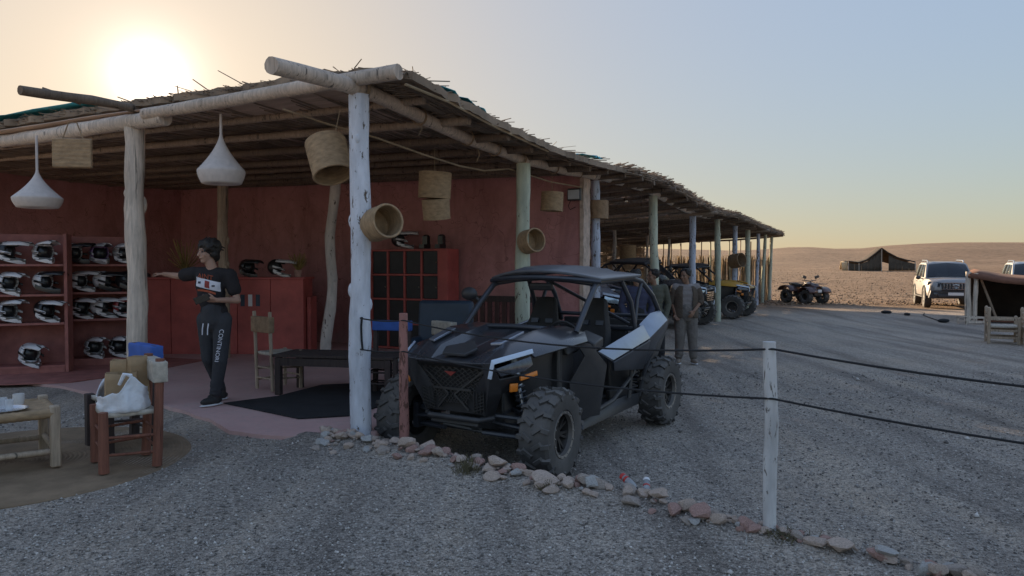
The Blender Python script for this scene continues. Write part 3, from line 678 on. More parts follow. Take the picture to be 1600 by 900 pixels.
# ------------------------------------------------------------------ rope fence, berm of rocks
def rope_post(x, y, h, r, m, label, lean=(0, 0)):
    z = gz(x, y)
    o = pole(MB(), (0, 0, -.25), (lean[0], lean[1], h), r, 10, 12, .012, .06, .92).build('rope_post', m, None, smooth=50); o.location = (x, y, z)
    return tag(o, label, 'post', 'posts of the rope fence')
rope_post(-.92, 6.28, 1.2, .042, 'red_pole', 'slim reddish wooden post in front of the black buggy', (-.01, 0))
rope_post(1.5, 4.22, 1.09, .04, 'weathered', 'cracked white painted post on the stone edging, nearest the camera', (-.02, 0))
rope_post(4.3, 2.1, 1.09, .042, 'weathered', 'rope post beyond the right edge of the picture')
def rope(pts, sag, label, r=.0065):
    P = []
    for (p, q) in zip(pts, pts[1:]):
        p, q = Vector(p), Vector(q)
        for i in range(14): t = i/14; v = p.lerp(q, t); v.z -= sag*4*t*(1-t)*((q-p).length/3.5); P.append(v)
    P.append(Vector(pts[-1]))
    return tag(MB().tube(P, r, 6).build('rope', 'rope'), label, 'rope', 'ropes of the fence')
rope([(-1.36, 6.58, 1.08), (-.92, 6.235, 1.085), (1.485, 4.178, 1.075), (4.3, 2.06, 1.05)], .1, 'upper black rope of the fence across the buggy')
rope([(-1.36, 6.58, .8), (-.92, 6.235, .82), (1.49, 4.178, .79), (4.3, 2.06, .74)], .075, 'lower black rope of the fence across the buggy')
tag(MB().tube([(-1.345, 6.585, 1.09), (-1.352, 6.582, 1.0), (-1.348, 6.582, .88), (-1.34, 6.585, .79)], .011, 6).build('rope_tie', 'rope'), 'short upright black rope tied against the thick white post', 'rope')
# rocks
def rock_mesh(seed, flat=.7):
    bm = bmesh.new(); bmesh.ops.create_icosphere(bm, subdivisions=2, radius=1)
    pl = []
    rg = random.Random(seed)
    for k in range(12):
        v = Vector((rg.gauss(0, 1), rg.gauss(0, 1), rg.gauss(0, 1))).normalized(); pl.append((v, rg.uniform(.45, .8)))
    for v in bm.verts:
        for nrm, d in pl:
            e = v.co.dot(nrm)-d
            if e > 0: v.co -= nrm*e
        v.co *= 1+.14*noise.noise(v.co*1.6+Vector((seed*3.1, 0, 0)))
        v.co.z *= flat
    me = bpy.data.meshes.new('rock'); bm.to_mesh(me); bm.free(); me.shade_smooth(); me.set_sharp_from_angle(angle=R(17)); return me
ROCKS = {}
for m in ('rock_pale', 'rock_pink', 'rock_grey', 'rock_white'):
    ROCKS[m] = []
    for s in range(7):
        me = rock_mesh(s*5+len(m)); me.materials.append(MATS[m]); ROCKS[m].append(me)
def rock(x, y, s, m, label, lift=.25, grp='rocks edging the yard', sq=1):
    o = bpy.data.objects.new('rock', random.choice(ROCKS[m])); COL.objects.link(o)
    o.location = (x, y, gz(x, y)+s*lift); o.rotation_euler = (rnd(-.35, .35), rnd(-.35, .35), rnd(0, 6.28)); o.scale = (s*rnd(.9, 1.15)*sq, s*rnd(.85, 1.1), s*rnd(.75, 1.0))
    return tag(o, label, 'rock', grp)
rock(.22, 5.08, .105, 'rock_pale', 'biggest pale flat-faced rock, below the near front tyre', .35, sq=1.3)
rock(-.1, 5.38, .09, 'rock_pale', 'tall angular pale rock standing left of the near front tyre', .6)
rock(-.13, 5.25, .08, 'rock_pale', 'pale rock wedged just in front of the tall angular rock')
rock(.06, 5.36, .072, 'rock_pink', 'rounded pinkish rock touching the near front tyre', .5)
rock(-.52, 5.92, .062, 'rock_pink', 'single rose-red rock lying apart on the dark gravel', .5)
rock(-.85, 6.0, .095, 'rock_pale', 'pale chunky rock at the foot of the reddish post', .5, sq=1.3)
rock(-.7, 5.95, .085, 'rock_pale', 'cracked pale rock just right of the reddish post', .5)
rock(1.13, 4.4, .085, 'rock_pink', 'large pinkish rock of the edging between bottles and white post', .5)
rock(1.0, 4.5, .07, 'rock_pink', 'pinkish rock pressed against the large pinkish one', .4)
rock(.58, 4.98, .085, 'rock_grey', 'flat grey-brown slab of rock left of the bottles', .3, sq=1.5)
rock(.77, 4.7, .075, 'rock_grey', 'flat brownish rock right below the bottles', .3, sq=1.3)
rock(.95, 4.72, .085, 'rock_pale', 'lumpy pale rock right of the bottles', .5)
rock(.52, 5.12, .06, 'rock_pale', 'oblong pale rock lying left above the bottles', .4, sq=1.5)
for k, (x, y, s, m) in enumerate(((1.6, 4.08, .05, 'rock_grey'), (1.67, 4.0, .055, 'rock_pale'), (1.76, 3.92, .08, 'rock_pale'), (1.92, 3.82, .06, 'rock_pink'))):
    rock(x, y, s, m, ['small grey rock next after the white rope post', 'second pale rock along the edging after the white rope post', 'wide pale rock of the edging, right of the white rope post', 'pink rock of the edging near the bottom right corner'][k], .4, sq=1.3)
for k in range(300):
    t = random.random()**1.5
    x = -1.65+4.4*t; wd = .3*(1-t)**1.2+.075
    y = interp(BERM, x)+random.gauss(.0, wd*.42)
    if -.1 < x+1.38 < .12 and abs(y-6.69) < .15: continue
    s = .021+.056*random.random()**1.7
    mm, cn = random.choices([('rock_pale', 'pale'), ('rock_pink', 'pinkish'), ('rock_grey', 'grey'), ('rock_white', 'whitish')], [7, 2.2, 1.6, .8])[0]
    wh = 'heaped between the thick white post and the reddish post' if x < -.92 else 'scattered between the reddish post and the near front tyre' if x < .0 else 'of the edging between the near front tyre and the bottles' if x < .85 else 'of the edging between the bottles and the white rope post' if x < 1.6 else 'of the edging right of the white rope post'
    sz_ = 'small' if s < .035 else 'fist-sized'
    rock(x, y, s, mm, f'{sz_} {cn} stone {wh}', rnd(.2, .6) if abs(y-interp(BERM, x)) < wd*.5 else .3, f'{sz_} {cn} stones {wh}')
# dry scrub on the stones
P0, P1, rad = [], [], []
for cx, cy, nn, rr_, hh in ((-.33, 5.42, 130, .1, .1), (.25, 5.0, 60, .07, .06), (1.52, 4.1, 60, .1, .05), (1.65, 4.15, 20, .12, .04)):
    for k in range(nn):
        a = rnd(0, 6.28); q = rr_*random.random(); x, y = cx+q*math.cos(a), cy+q*math.sin(a); z = gz(x, y)
        P0.append((x, y, z)); P1.append((x+rnd(-.05, .05), y+rnd(-.05, .05), z+hh*rnd(.3, 1))); rad.append(.0022)
V, F = sticks(P0, P1, rad, 3); tag(fast('dry_scrub', V, F, 'scrub'), 'dry dark scrub sprouting among the edging rocks', 'plant', None, 'stuff')
# ------------------------------------------------------------------ side-by-side buggies
def tyre_mesh(r, w_, rim_r, lugs=18):
    mb = MB(); h = w_/2
    prof = [(rim_r, -h*.72), (rim_r+.02, -h*.9), (r*.72, -h*1.0), (r*.88, -h*.98), (r*.95, -h*.82), (r*.965, -h*.4), (r*.968, 0), (r*.965, h*.4), (r*.95, h*.82), (r*.88, h*.98), (r*.72, h), (rim_r+.02, h*.9), (rim_r, h*.72), (rim_r-.012, h*.4), (rim_r-.012, -h*.4), (rim_r, -h*.72)]
    rot = Matrix.Rotation(-math.pi/2, 3, 'X')
    mb.lathe(prof, 40, rot=rot)
    for i in range(lugs):
        for sd in (-1, 1):
            a = 2*math.pi*(i+(.25 if sd > 0 else .75))/lugs
            base = Matrix.Rotation(-a, 4, 'Y')
            def lug(y, l, w2, yaw, rad, hh=.03, tilt=0):
                m = base @ Matrix.Translation((0, y, rad)) @ Matrix.Rotation(yaw, 4, 'Z') @ Matrix.Rotation(tilt, 4, 'X')
                vs = []
                for z, k in ((-.5, 1.12), (.5, .88)):
                    for x, yy in ((-.5, -.5), (.5, -.5), (.5, .5), (-.5, .5)): vs.append(m @ Vector((x*w2*k, yy*l*k, z*hh)))
                mb.add(vs, [(3, 2, 1, 0), (4, 5, 6, 7), (0, 1, 5, 4), (1, 2, 6, 5), (2, 3, 7, 6), (3, 0, 4, 7)])
            lug(sd*h*.32, w_*.36, .034, sd*.62, r*.975)
            lug(sd*h*.8, w_*.26, .038, -sd*.25 + (.3*sd if i % 2 else 0), r*.952, .034, -sd*.45)
            if i % 2: lug(sd*h*.98, .05, .03, 0, r*.87, .018, -sd*1.25)
    return mb.mesh('tyre', 'tyre', 30)
def rim_mesh(rim_r, w_, spokes=7):
    mb = MB(); rot = Matrix.Rotation(-math.pi/2, 3, 'X'); h = w_/2
    mb.lathe([(rim_r*.98, -h*.7), (rim_r*.9, -h*.5), (rim_r*.88, h*.45), (rim_r*.98, h*.72)], 28, rot=rot)
    mb.lathe([(.001, h*.42), (rim_r*.3, h*.42), (rim_r*.34, h*.3), (rim_r*.34, -h*.2), (.001, -h*.2)], 16, rot=rot)
    for i in range(spokes):
        a = 2*math.pi*i/spokes
        for da in (-.16, .16):
            p0 = (math.sin(a+da*.6)*rim_r*.28, h*.32, math.cos(a+da*.6)*rim_r*.28); p1 = (math.sin(a+da)*rim_r*.9, h*.42, math.cos(a+da)*rim_r*.9)
            mb.bar(p0, p1, .02, .03, up=(0, 1, 0))
    return mb.mesh('rim', 'rim', 35)
def ring_mesh(rim_r, w_):
    mb = MB(); rot = Matrix.Rotation(-math.pi/2, 3, 'X'); h = w_/2
    mb.lathe([(rim_r*.9, h*.6), (rim_r*.92, h*.86), (rim_r*1.04, h*.9), (rim_r*1.07, h*.78)], 32, rot=rot)
    for i in range(16): a = 2*math.pi*i/16; mb.ball((math.sin(a)*rim_r*.985, h*.9, math.cos(a)*rim_r*.985), .008, 6, 4)
    return mb.mesh('bead_ring', 'rim_ring', 35)
def wheel(parent, x, y, r, meshes, steer=0):
    side = 1 if y > 0 else -1
    t = inst('wheel', meshes[0], parent, Matrix.Translation((x, y, r)) @ Matrix.Rotation(steer+(0 if side > 0 else math.pi), 4, 'Z'))
    inst('rim', meshes[1], t); inst('bead_ring', meshes[2], t) if len(meshes) > 2 else None
    return t
BW = (tyre_mesh(.382, .275, .19), rim_mesh(.19, .275), ring_mesh(.19, .275))
def coil(mb, p0, p1, r, turns, wr):
    p0, p1 = Vector(p0), Vector(p1); t = (p1-p0).normalized(); u = t.orthogonal().normalized(); q = t.cross(u); pts = []
    for i in range(turns*10+1): a = 2*math.pi*i/10; pts.append(p0.lerp(p1, i/(turns*10))+(u*math.cos(a)+q*math.sin(a))*r)
    mb.tube(pts, wr, 5)
def plate(parent, name, pts, m, th=.018, mirror=True, bevel=.004):
    """flat or faceted body panel given as list of faces in 3-D"""
    mb = MB()
    for f in pts: mb.poly(f)
    out = []
    b = bmesh.new(); vm = {}
    for f in pts:
        vs = []
        for p in f:
            k = tuple(round(c, 4) for c in p)
            if k not in vm: vm[k] = b.verts.new(p)
            vs.append(vm[k])
        b.faces.new(vs)
    bmesh.ops.recalc_face_normals(b, faces=b.faces)
    for sd in ((1, -1) if mirror else (1,)):
        me = bpy.data.meshes.new(name); bb = b.copy()
        if sd < 0:
            for v in bb.verts: v.co.y *= -1
            bmesh.ops.reverse_faces(bb, faces=bb.faces)
        bb.to_mesh(me); bb.free(); me.materials.append(MATS[m]); me.shade_smooth(); me.set_sharp_from_angle(angle=R(24))
        o = bpy.data.objects.new(name, me); COL.objects.link(o); o.parent = parent
        q = o.modifiers.new('solid', 'SOLIDIFY'); q.thickness = th; q.offset = -1
        if bevel: q = o.modifiers.new('bevel', 'BEVEL'); q.width = bevel; q.segments = 2; q.limit_method = 'ANGLE'; q.angle_limit = R(25)
        out.append(o)
    b.free(); return out
def make_buggy(name, label, body='car_black', side='silver_body', hero=True, windshield=False, roofm='roof_grey', lamp='lamp_glass'):
    t = empty(name, (0, 0, 0), 0, label, 'buggy', 'off-road buggies')
    st = .06
    for x, s_ in ((1.28, st), (-1.28, 0)):
        for y in (.77, -.77): wheel(t, x, y, .382, BW, s_)
    # chassis
    mb = MB(); mb.box((0, 0, .34), (2.5, .8, .1)); mb.box((.1, 0, .33), (1.3, 1.22, .06)); mb.box((-1.15, 0, .66), (.9, .84, .5), top=.9); mb.box((.95, 0, .6), (.7, .62, .5), top=.8); mb.box((.72, 0, .78), (.08, 1.12, .7))
    mb.build('chassis', 'plastic_black', t, bevel=.02)
    # front fascia: faceted shell
    plate(t, 'fascia', [[(1.70, .0, .985), (1.70, .34, .985), (1.645, .36, .93), (1.64, 0, .93)],
                        [(1.70, .34, .985), (1.72, .46, 1.0), (1.66, .38, .72), (1.645, .36, .93)],
                        [(1.645, .36, .93), (1.66, .38, .72), (1.59, .31, .52), (1.61, .24, .56)],
                        [(1.645, .36, .93), (1.61, .24, .56), (1.62, .20, .74)],
                        [(1.66, .38, .72), (1.72, .46, 1.0), (1.66, .5, .86), (1.55, .45, .72)],
                        [(1.66, .38, .72), (1.55, .45, .72), (1.48, .33, .52), (1.59, .31, .52)],
                        [(1.66, .5, .86), (1.36, .66, .9), (1.36, .61, .84), (1.55, .45, .72)]], 'plastic_black', .02)
    # grilles: a faceted mesh of bars over a dark backing
    mb = MB(); mb.box((1.55, 0, .75), (.1, .6, .42)); mb.build('grille_back', 'seat', t)
    mb = MB()
    for r_ in range(8):
        z = .62+.04*r_; wv = .15+.2*(r_/7)
        for c in range(-5, 6):
            y = c*wv/5
            for s_ in (-1, 1):
                if abs(y+s_*wv/10) <= wv*1.02: mb.bar((1.628+.0*r_, y, z), (1.632, y+s_*wv/10, z+.02), .006, .006); mb.bar((1.632, y+s_*wv/10, z+.02), (1.63, y, z+.04), .006, .006)
    for s_ in (-1, 1): mb.bar((1.63, s_*.34, .93), (1.645, s_*.03, .7), .014, .016); mb.bar((1.645, s_*.03, .7), (1.62, s_*.16, .57), .014, .016)
    mb.bar((1.64, -.2, .745), (1.64, .2, .745), .018, .02); mb.build('grille', 'grille', t)
    for s_ in (-1, 1):
        mb = MB()
        for k in range(6): mb.bar((1.612, s_*.2, .56+.025*k), (1.635, s_*.325, .6+.028*k), .007, .009)
        for k in range(4): mb.bar((1.615, s_*(.21+.034*k), .55), (1.635, s_*(.22+.034*k), .74), .006, .008)
        mb.build('side_grille', 'grille', t)
    mb = MB(); mb.slab([(1.66, -.06, .895), (1.66, .06, .895), (1.65, 0, .855)], (.012, 0, 0)); mb.build('badge', 'print_red', t, fixn=True)
    mb = MB(); mb.tube([(1.5, -.34, .5), (1.62, -.26, .49), (1.66, 0, .5), (1.62, .26, .49), (1.5, .34, .5)], .028, 8); mb.box((1.45, 0, .42), (.34, .5, .06), ry=-.25); mb.build('bumper', 'plastic_black', t, bevel=.008)
    # hood with sunken scoops
    plate(t, 'hood', [[(1.70, 0, .985), (1.70, .2, .985), (1.46, .21, 1.02), (1.46, 0, 1.04)], [(1.46, 0, 1.04), (1.46, .21, 1.02), (1.06, .24, 1.09), (1.06, 0, 1.11)],
                      [(1.06, 0, 1.11), (1.06, .24, 1.09), (.58, .28, 1.19), (.58, 0, 1.2)], [(1.70, .2, .985), (1.705, .36, .99), (1.42, .4, 1.145), (1.44, .27, 1.09)],
                      [(1.70, .2, .985), (1.44, .27, 1.09), (1.46, .21, 1.02)], [(1.46, .21, 1.02), (1.44, .27, 1.09), (1.06, .3, 1.16), (1.06, .24, 1.09)],
                      [(1.44, .27, 1.09), (1.42, .4, 1.145), (1.04, .46, 1.22), (1.06, .3, 1.16)], [(1.06, .24, 1.09), (1.06, .3, 1.16), (.56, .34, 1.225), (.58, .28, 1.19)],
                      [(1.06, .3, 1.16), (1.04, .46, 1.22), (.52, .52, 1.225), (.56, .34, 1.225)]], body, .02)
    plate(t, 'fender', [[(1.705, .36, .99), (1.72, .46, 1.0), (1.38, .6, 1.08), (1.42, .4, 1.145)], [(1.42, .4, 1.145), (1.38, .6, 1.08), (1.0, .64, 1.115), (1.04, .46, 1.22)],
                        [(1.04, .46, 1.22), (1.0, .64, 1.115), (.46, .68, 1.17), (.52, .52, 1.225)], [(1.38, .6, 1.08), (1.36, .66, 1.03), (1.0, .7, 1.06), (1.0, .64, 1.115)], [(1.0, .64, 1.115), (1.0, .7, 1.06), (.5, .73, 1.09), (.46, .68, 1.17)]], body, .02)
    # ridge trims on the hood
    for s_ in (1, -1):
        mb = MB(); mb.slab([(1.5, s_*.3, 1.115), (1.12, s_*.34, 1.19), (1.14, s_*.42, 1.195), (1.46, s_*.39, 1.12)], (0, 0, .025)); mb.build('hood_ridge', 'silver_body' if hero else body, t, bevel=.006, fixn=True)
    mb = MB(); mb.slab([(1.62, -.12, 1.02), (1.5, -.17, 1.06), (1.3, 0, 1.1), (1.5, .17, 1.06), (1.62, .12, 1.02)], (0, 0, .03)); mb.build('hood_scoop', 'plastic_black', t, bevel=.008, fixn=True)
    # lamps
    plate(t, 'headlight', [[(1.705, .48, .955), (1.4, .63, 1.035), (1.395, .65, .965), (1.47, .62, .92), (1.665, .505, .89)]], lamp, .02)
    plate(t, 'light_strip', [[(1.742, .432, .875), (1.732, .462, .87), (1.728, .49, .995), (1.728, .462, 1.03)], [(1.728, .462, 1.03), (1.728, .49, .995), (1.37, .652, 1.062), (1.37, .64, 1.1)]], 'drl', .02, bevel=.003)
    plate(t, 'indicator', [[(1.5, .585, .875), (1.36, .665, .915), (1.36, .67, .875), (1.5, .59, .84)]], 'amber', .03)
    plate(t, 'marker_light', [[(1.56, .53, .82), (1.49, .56, .82), (1.49, .555, .75), (1.56, .525, .75)]], 'amber', .02)
    # wheel-arch liner, footwell side and angular flare
    plate(t, 'arch_liner', [[(1.25, .4, 1.06), (.52, .58, 1.14), (.48, .58, .34), (.86, .48, .34), (1.15, .34, .6)]], 'plastic_black', .02)
    plate(t, 'fender_flare', [[(.62, .66, 1.1), (.46, .74, 1.06), (.2, .79, .84), (.34, .76, .8), (.5, .7, .95)], [(.34, .76, .8), (.2, .79, .84), (.28, .75, .36), (.4, .71, .36)], [(.5, .7, .95), (.34, .76, .8), (.4, .71, .36), (.56, .6, .3), (.62, .6, .7)]], 'plastic_black', .02)
    for s_ in (1, -1):
        mb = MB(); mb.slab([(.44, s_*.58, 1.15), (.2, s_*.56, 1.17), (.14, s_*.72, 1.1), (.4, s_*.75, 1.06)], (0, 0, -.09)); mb.build('shoulder_scoop', 'plastic_black', t, bevel=.012, fixn=True)
    # doors: bright upper facet; the lower one's shade is put in as a dark material
    plate(t, 'door', [[(.34, .745, .97), (-.86, .71, 1.14), (-.82, .81, 1.0), (.16, .82, .87)]], side, .025)
    plate(t, 'door_shade_facet', [[(.16, .82, .867), (-.82, .81, .997), (-.74, .76, .69), (.04, .77, .765)]], 'cage', .025)
    plate(t, 'rear_quarter', [[(-.875, .68, 1.155), (-1.22, .67, 1.26), (-1.5, .68, 1.28), (-1.46, .79, 1.17), (-.835, .81, 1.005)]], side, .025)
    plate(t, 'quarter_shade_facet', [[(-.835, .81, 1.002), (-1.46, .79, 1.167), (-1.56, .75, 1.08), (-1.1, .74, .78), (-.755, .76, .69)]], 'cage', .025)  # shade on the quarter's lower facet, coloured in like the door's
    plate(t, 'rear_strut', [[(-1.58, .74, 1.2), (-1.64, .74, 1.12), (-.98, .7, .36), (-.86, .7, .36), (-.98, .73, .66)]], 'plastic_black', .04)
    plate(t, 'sill', [[(.5, .68, .25), (-.82, .7, .29), (-.92, .68, .4), (-.6, .62, .4), (.36, .62, .37)], [(.5, .68, .25), (-.82, .7, .29), (-.82, .62, .27), (.5, .6, .24)]], 'plastic_black', .03)
    for s_ in (1, -1): mb = MB(); mb.tube([(.34, s_*.66, .36), (-.2, s_*.67, .42), (-.74, s_*.66, .62), (-.82, s_*.66, .72)], .022, 8); mb.tube([(-.62, s_*.67, .38), (-.7, s_*.67, .75)], .022, 8); mb.build('step_bar', 'plastic_black', t)
    # cage
    mb = MB()
    for s_ in (1, -1):
        mb.tube([(.57, s_*.64, 1.17), (.3, s_*.62, 1.42), (.08, s_*.6, 1.595), (-.06, s_*.585, 1.635), (-.9, s_*.57, 1.66), (-1.12, s_*.6, 1.62), (-1.36, s_*.64, 1.45), (-1.62, s_*.68, 1.12)], .029, 10)
        mb.tube([(-.8, s_*.66, .7), (-.86, s_*.64, 1.1), (-.8, s_*.61, 1.4), (-.62, s_*.575, 1.63)], .026, 10)
        mb.tube([(-.86, s_*.63, 1.12), (-1.0, s_*.6, 1.42), (-1.12, s_*.6, 1.6)], .022, 8)
    mb.tube([(.03, -.6, 1.61), (.09, -.3, 1.65), (.11, 0, 1.67), (.09, .3, 1.65), (.03, .6, 1.61)], .026, 10)
    mb.tube([(-.95, -.57, 1.65), (-.95, .57, 1.65)], .026, 8); mb.tube([(-.88, -.63, 1.1), (-.88, .63, 1.1)], .024, 8); mb.tube([(-1.55, -.66, 1.2), (-1.55, .66, 1.2)], .024, 8)
    mb.tube([(.52, -.64, 1.17), (.62, -.3, 1.2), (.64, 0, 1.21), (.62, .3, 1.2), (.52, .64, 1.17)], .024, 8)
    mb.tube([(-.9, .55, 1.15), (-.95, -.5, 1.62)], .02, 8)
    mb.build('roll_cage', 'cage', t, smooth=60)
    # roof: crowned shell with raised centre
    rows = []
    for i in range(13):
        k = i/12; x0 = .25-1.24*k; row = []
        for j in range(-8, 9):
            y = j/8*.65; e = abs(j)/8
            z = 1.655+.03*k+(.1*(1-e**2.2))*(.45+.55*math.sin(math.pi*min(1, k*.8+.25)))+(.025 if e < .5 else 0)*sstep(0, .15, k)
            row.append((x0-.2*e*e*(1-k)-.0*e, y, z))
        rows.append(row)
    MB().grid(rows).build('roof', roofm, t, solid=.03, smooth=40, bevel=.008)
    mb = MB(); mb.tube([(.25-.2*(j/8)**2, j/8*.65, 1.635+.045*(1-(j/8)**2)) for j in range(-8, 9)], .022, 8); mb.build('roof_lip', 'cage', t)
    # cabin
    mb = MB(); mb.box((.5, 0, 1.06), (.3, 1.2, .16), ry=.15, top=.85); mb.box((.34, .32, 1.12), (.12, .34, .1)); mb.box((.36, -.05, 1.1), (.06, .24, .12)); mb.build('dashboard', 'plastic_black', t, bevel=.02)
    mb = MB(); mb.tube([(.18+.06*math.sin(a_), .32+.17*math.cos(a_), 1.08+.16*math.sin(a_)) for a_ in [2*math.pi*i/20 for i in range(20)]], .016, 6, closed=True)
    mb.tube([(.4, .32, 1.0), (.19, .32, 1.08)], .02, 6); mb.bar((.18, .16, 1.08), (.18, .48, 1.08), .02, .03); mb.build('steering_wheel', 'seat', t)
    for y in (.31, -.31):
        mb = MB()
        ring = []
        for (x, z, hw, th) in ((.16, .6, .2, .1), (.1, .63, .23, .14), (-.2, .6, .23, .14), (-.34, .66, .23, .16), (-.42, .85, .235, .14), (-.48, 1.02, .24, .13), (-.53, 1.14, .2, .12), (-.57, 1.27, .15, .12), (-.6, 1.39, .135, .1), (-.61, 1.43, .1, .06)):
            ang = 0 if x > -.25 else 1
            if not ang: ring.append([(x, y+hw*c, z+th*s2) for c, s2 in ((-1, .3), (-.8, .75), (-.4, .45), (.4, .45), (.8, .75), (1, .3), (.9, -.5), (-.9, -.5))])
            else: ring.append([(x+th*s2, y+hw*c, z+.02) for c, s2 in ((-1, .5), (-.85, .85), (-.45, .45), (.45, .45), (.85, .85), (1, .5), (.9, -.5), (-.9, -.5))])
        mb.loft(ring); so = mb.build('seat', 'seat', t, smooth=60, subd=1)
        mb = MB()
        for dy in (-.09, .09): mb.box((-.475, y+dy, 1.18), (.05, .09, .05), ry=-.3)
        mb.build('harness_slot', 'cage', so)
    mb = MB(); mb.box((.1, 0, 1.58), (.05, .26, .075), ry=.3); mb.build('rear_view_mirror', 'plastic_black', t, bevel=.015)
    for s_ in ((-1,) if hero else (-1, 1)):
        mb = MB(); mb.ball((.34, s_*.74, 1.5), .1, 12, 8, (.55, 1, .72)); mb.tube([(.3, s_*.62, 1.42), (.32, s_*.7, 1.48)], .015, 6); mb.build('side_mirror', 'plastic_black', t)
    mb = MB(); mb.box((-1.25, 0, 1.0), (.62, 1.12, .08)); mb.box((-1.55, 0, 1.08), (.06, 1.2, .16)); mb.box((-.92, 0, .92), (.06, 1.05, .42)); mb.build('cargo_bed', 'plastic_black', t, bevel=.015)
    # suspension
    for x, rx in ((1.28, 1), (-1.28, -1)):
        for s_ in (1, -1):
            mb = MB()
            for z0, z1 in ((.36, .31), (.52, .47)):
                mb.tube([(x+.2, s_*.2, z0), (x, s_*.64, z1)], .02, 7); mb.tube([(x-.2, s_*.2, z0), (x, s_*.64, z1)], .02, 7)
            mb.tube([(x+.1*rx, s_*.2, .44), (x+.08*rx, s_*.63, .4)], .014, 6); mb.tube([(x, s_*.1, .4), (x, s_*.66, .385)], .028, 8); mb.box((x, s_*.65, .4), (.12, .06, .24))
            mb.build('suspension_arm', 'cage', t)
            mb = MB(); mb.tube([(x+.02*rx, s_*.4, .98), (x+.02*rx, s_*.46, .76)], .038, 10); mb.tube([(x+.02*rx, s_*.46, .76), (x+.02*rx, s_*.55, .42)], .018, 8); so = mb.build('shock', 'shock_body', t)
            mb = MB(); coil(mb, (x+.02*rx, s_*.43, .86), (x+.02*rx, s_*.54, .45), .05, 9, .0075); mb.build('spring', 'cage', so)
            if rx < 0: mb = MB(); mb.bar((-.45, s_*.5, .42), (-1.25, s_*.64, .4), .06, .1); mb.build('trailing_arm', 'plastic_black', t, bevel=.01)
    mb = MB(); mb.tube([(1.5, .2, .4), (1.3, -.1, .33), (.95, -.35, .3)], .018, 6); mb.tube([(1.5, -.2, .4), (1.28, .3, .3), (.8, .5, .3)], .018, 6); mb.build('skid_tube', 'cage', t)
    if windshield:
        plate(t, 'windshield', [[(.55, .57, 1.2), (.1, .55, 1.6), (.1, -.55, 1.6), (.55, -.57, 1.2)]], 'car_glass', .006, mirror=False, bevel=0)
        mb = MB()
        for k in range(5): mb.box((1.7, 0, .7+.05*k), (.03, .62+.03*k, .018))
        mb.build('chrome_grille', 'chrome', t); plate(t, 'lower_trim', [[(1.73, .3, .62), (1.68, .48, .7), (1.66, .48, .66), (1.72, .28, .58)]], 'chrome', .02)
    return t
UTV_C, UTV_F = Vector((.356, 7.67, -.25)), Vector((-.53, -.848, 0))
hero = make_buggy('off_road_buggy', 'black open buggy with silver doors and knobby tyres, nearest the rope fence')
hero.location = (UTV_C.x, UTV_C.y, -.247); hero.rotation_euler.z = math.atan2(UTV_F.y, UTV_F.x)
OUT = BR                                       # noses point out of the shed into the yard
def park(t, a, b, yaw=0): p = wor(a, b); t.location = (p.x, p.y, gz(p.x+1.0, p.y)+.003); t.rotation_euler.z = OUT+yaw
u2 = make_buggy('off_road_buggy', 'black buggy with glass windshield, chrome grille and bluish headlights, nose out of the shed', 'car_black', 'car_black', False, True, 'cage', 'lamp_blue')
park(u2, -1.6, 16.0, -.08); u2.scale = (1.04, 1.04, 1.1)
u3 = copy_tree(u2, None, {'cage': 'tan_top', 'car_black': 'silver_body'}); u3['label'] = 'silver fronted buggy with tan roof in the shed behind the three men'
park(u3, -1.9, 8.9, .0); u3.scale = (1.05, 1.05, 1.16)
for c in u3.children:
    if c.name.startswith('roll_cage') or c.name.startswith('suspension') or c.name.startswith('skid') or c.name.startswith('roof_lip'):
        c.data = c.data.copy(); c.data.materials[0] = MATS['cage']
u4 = copy_tree(hero, None, {'car_black': 'yellow_body', 'silver_body': 'yellow_body', 'roof_grey': 'cage'}); u4['label'] = 'yellow and black buggy with its front wheel out of the shed'
park(u4, -.9, 19.9, -.1)

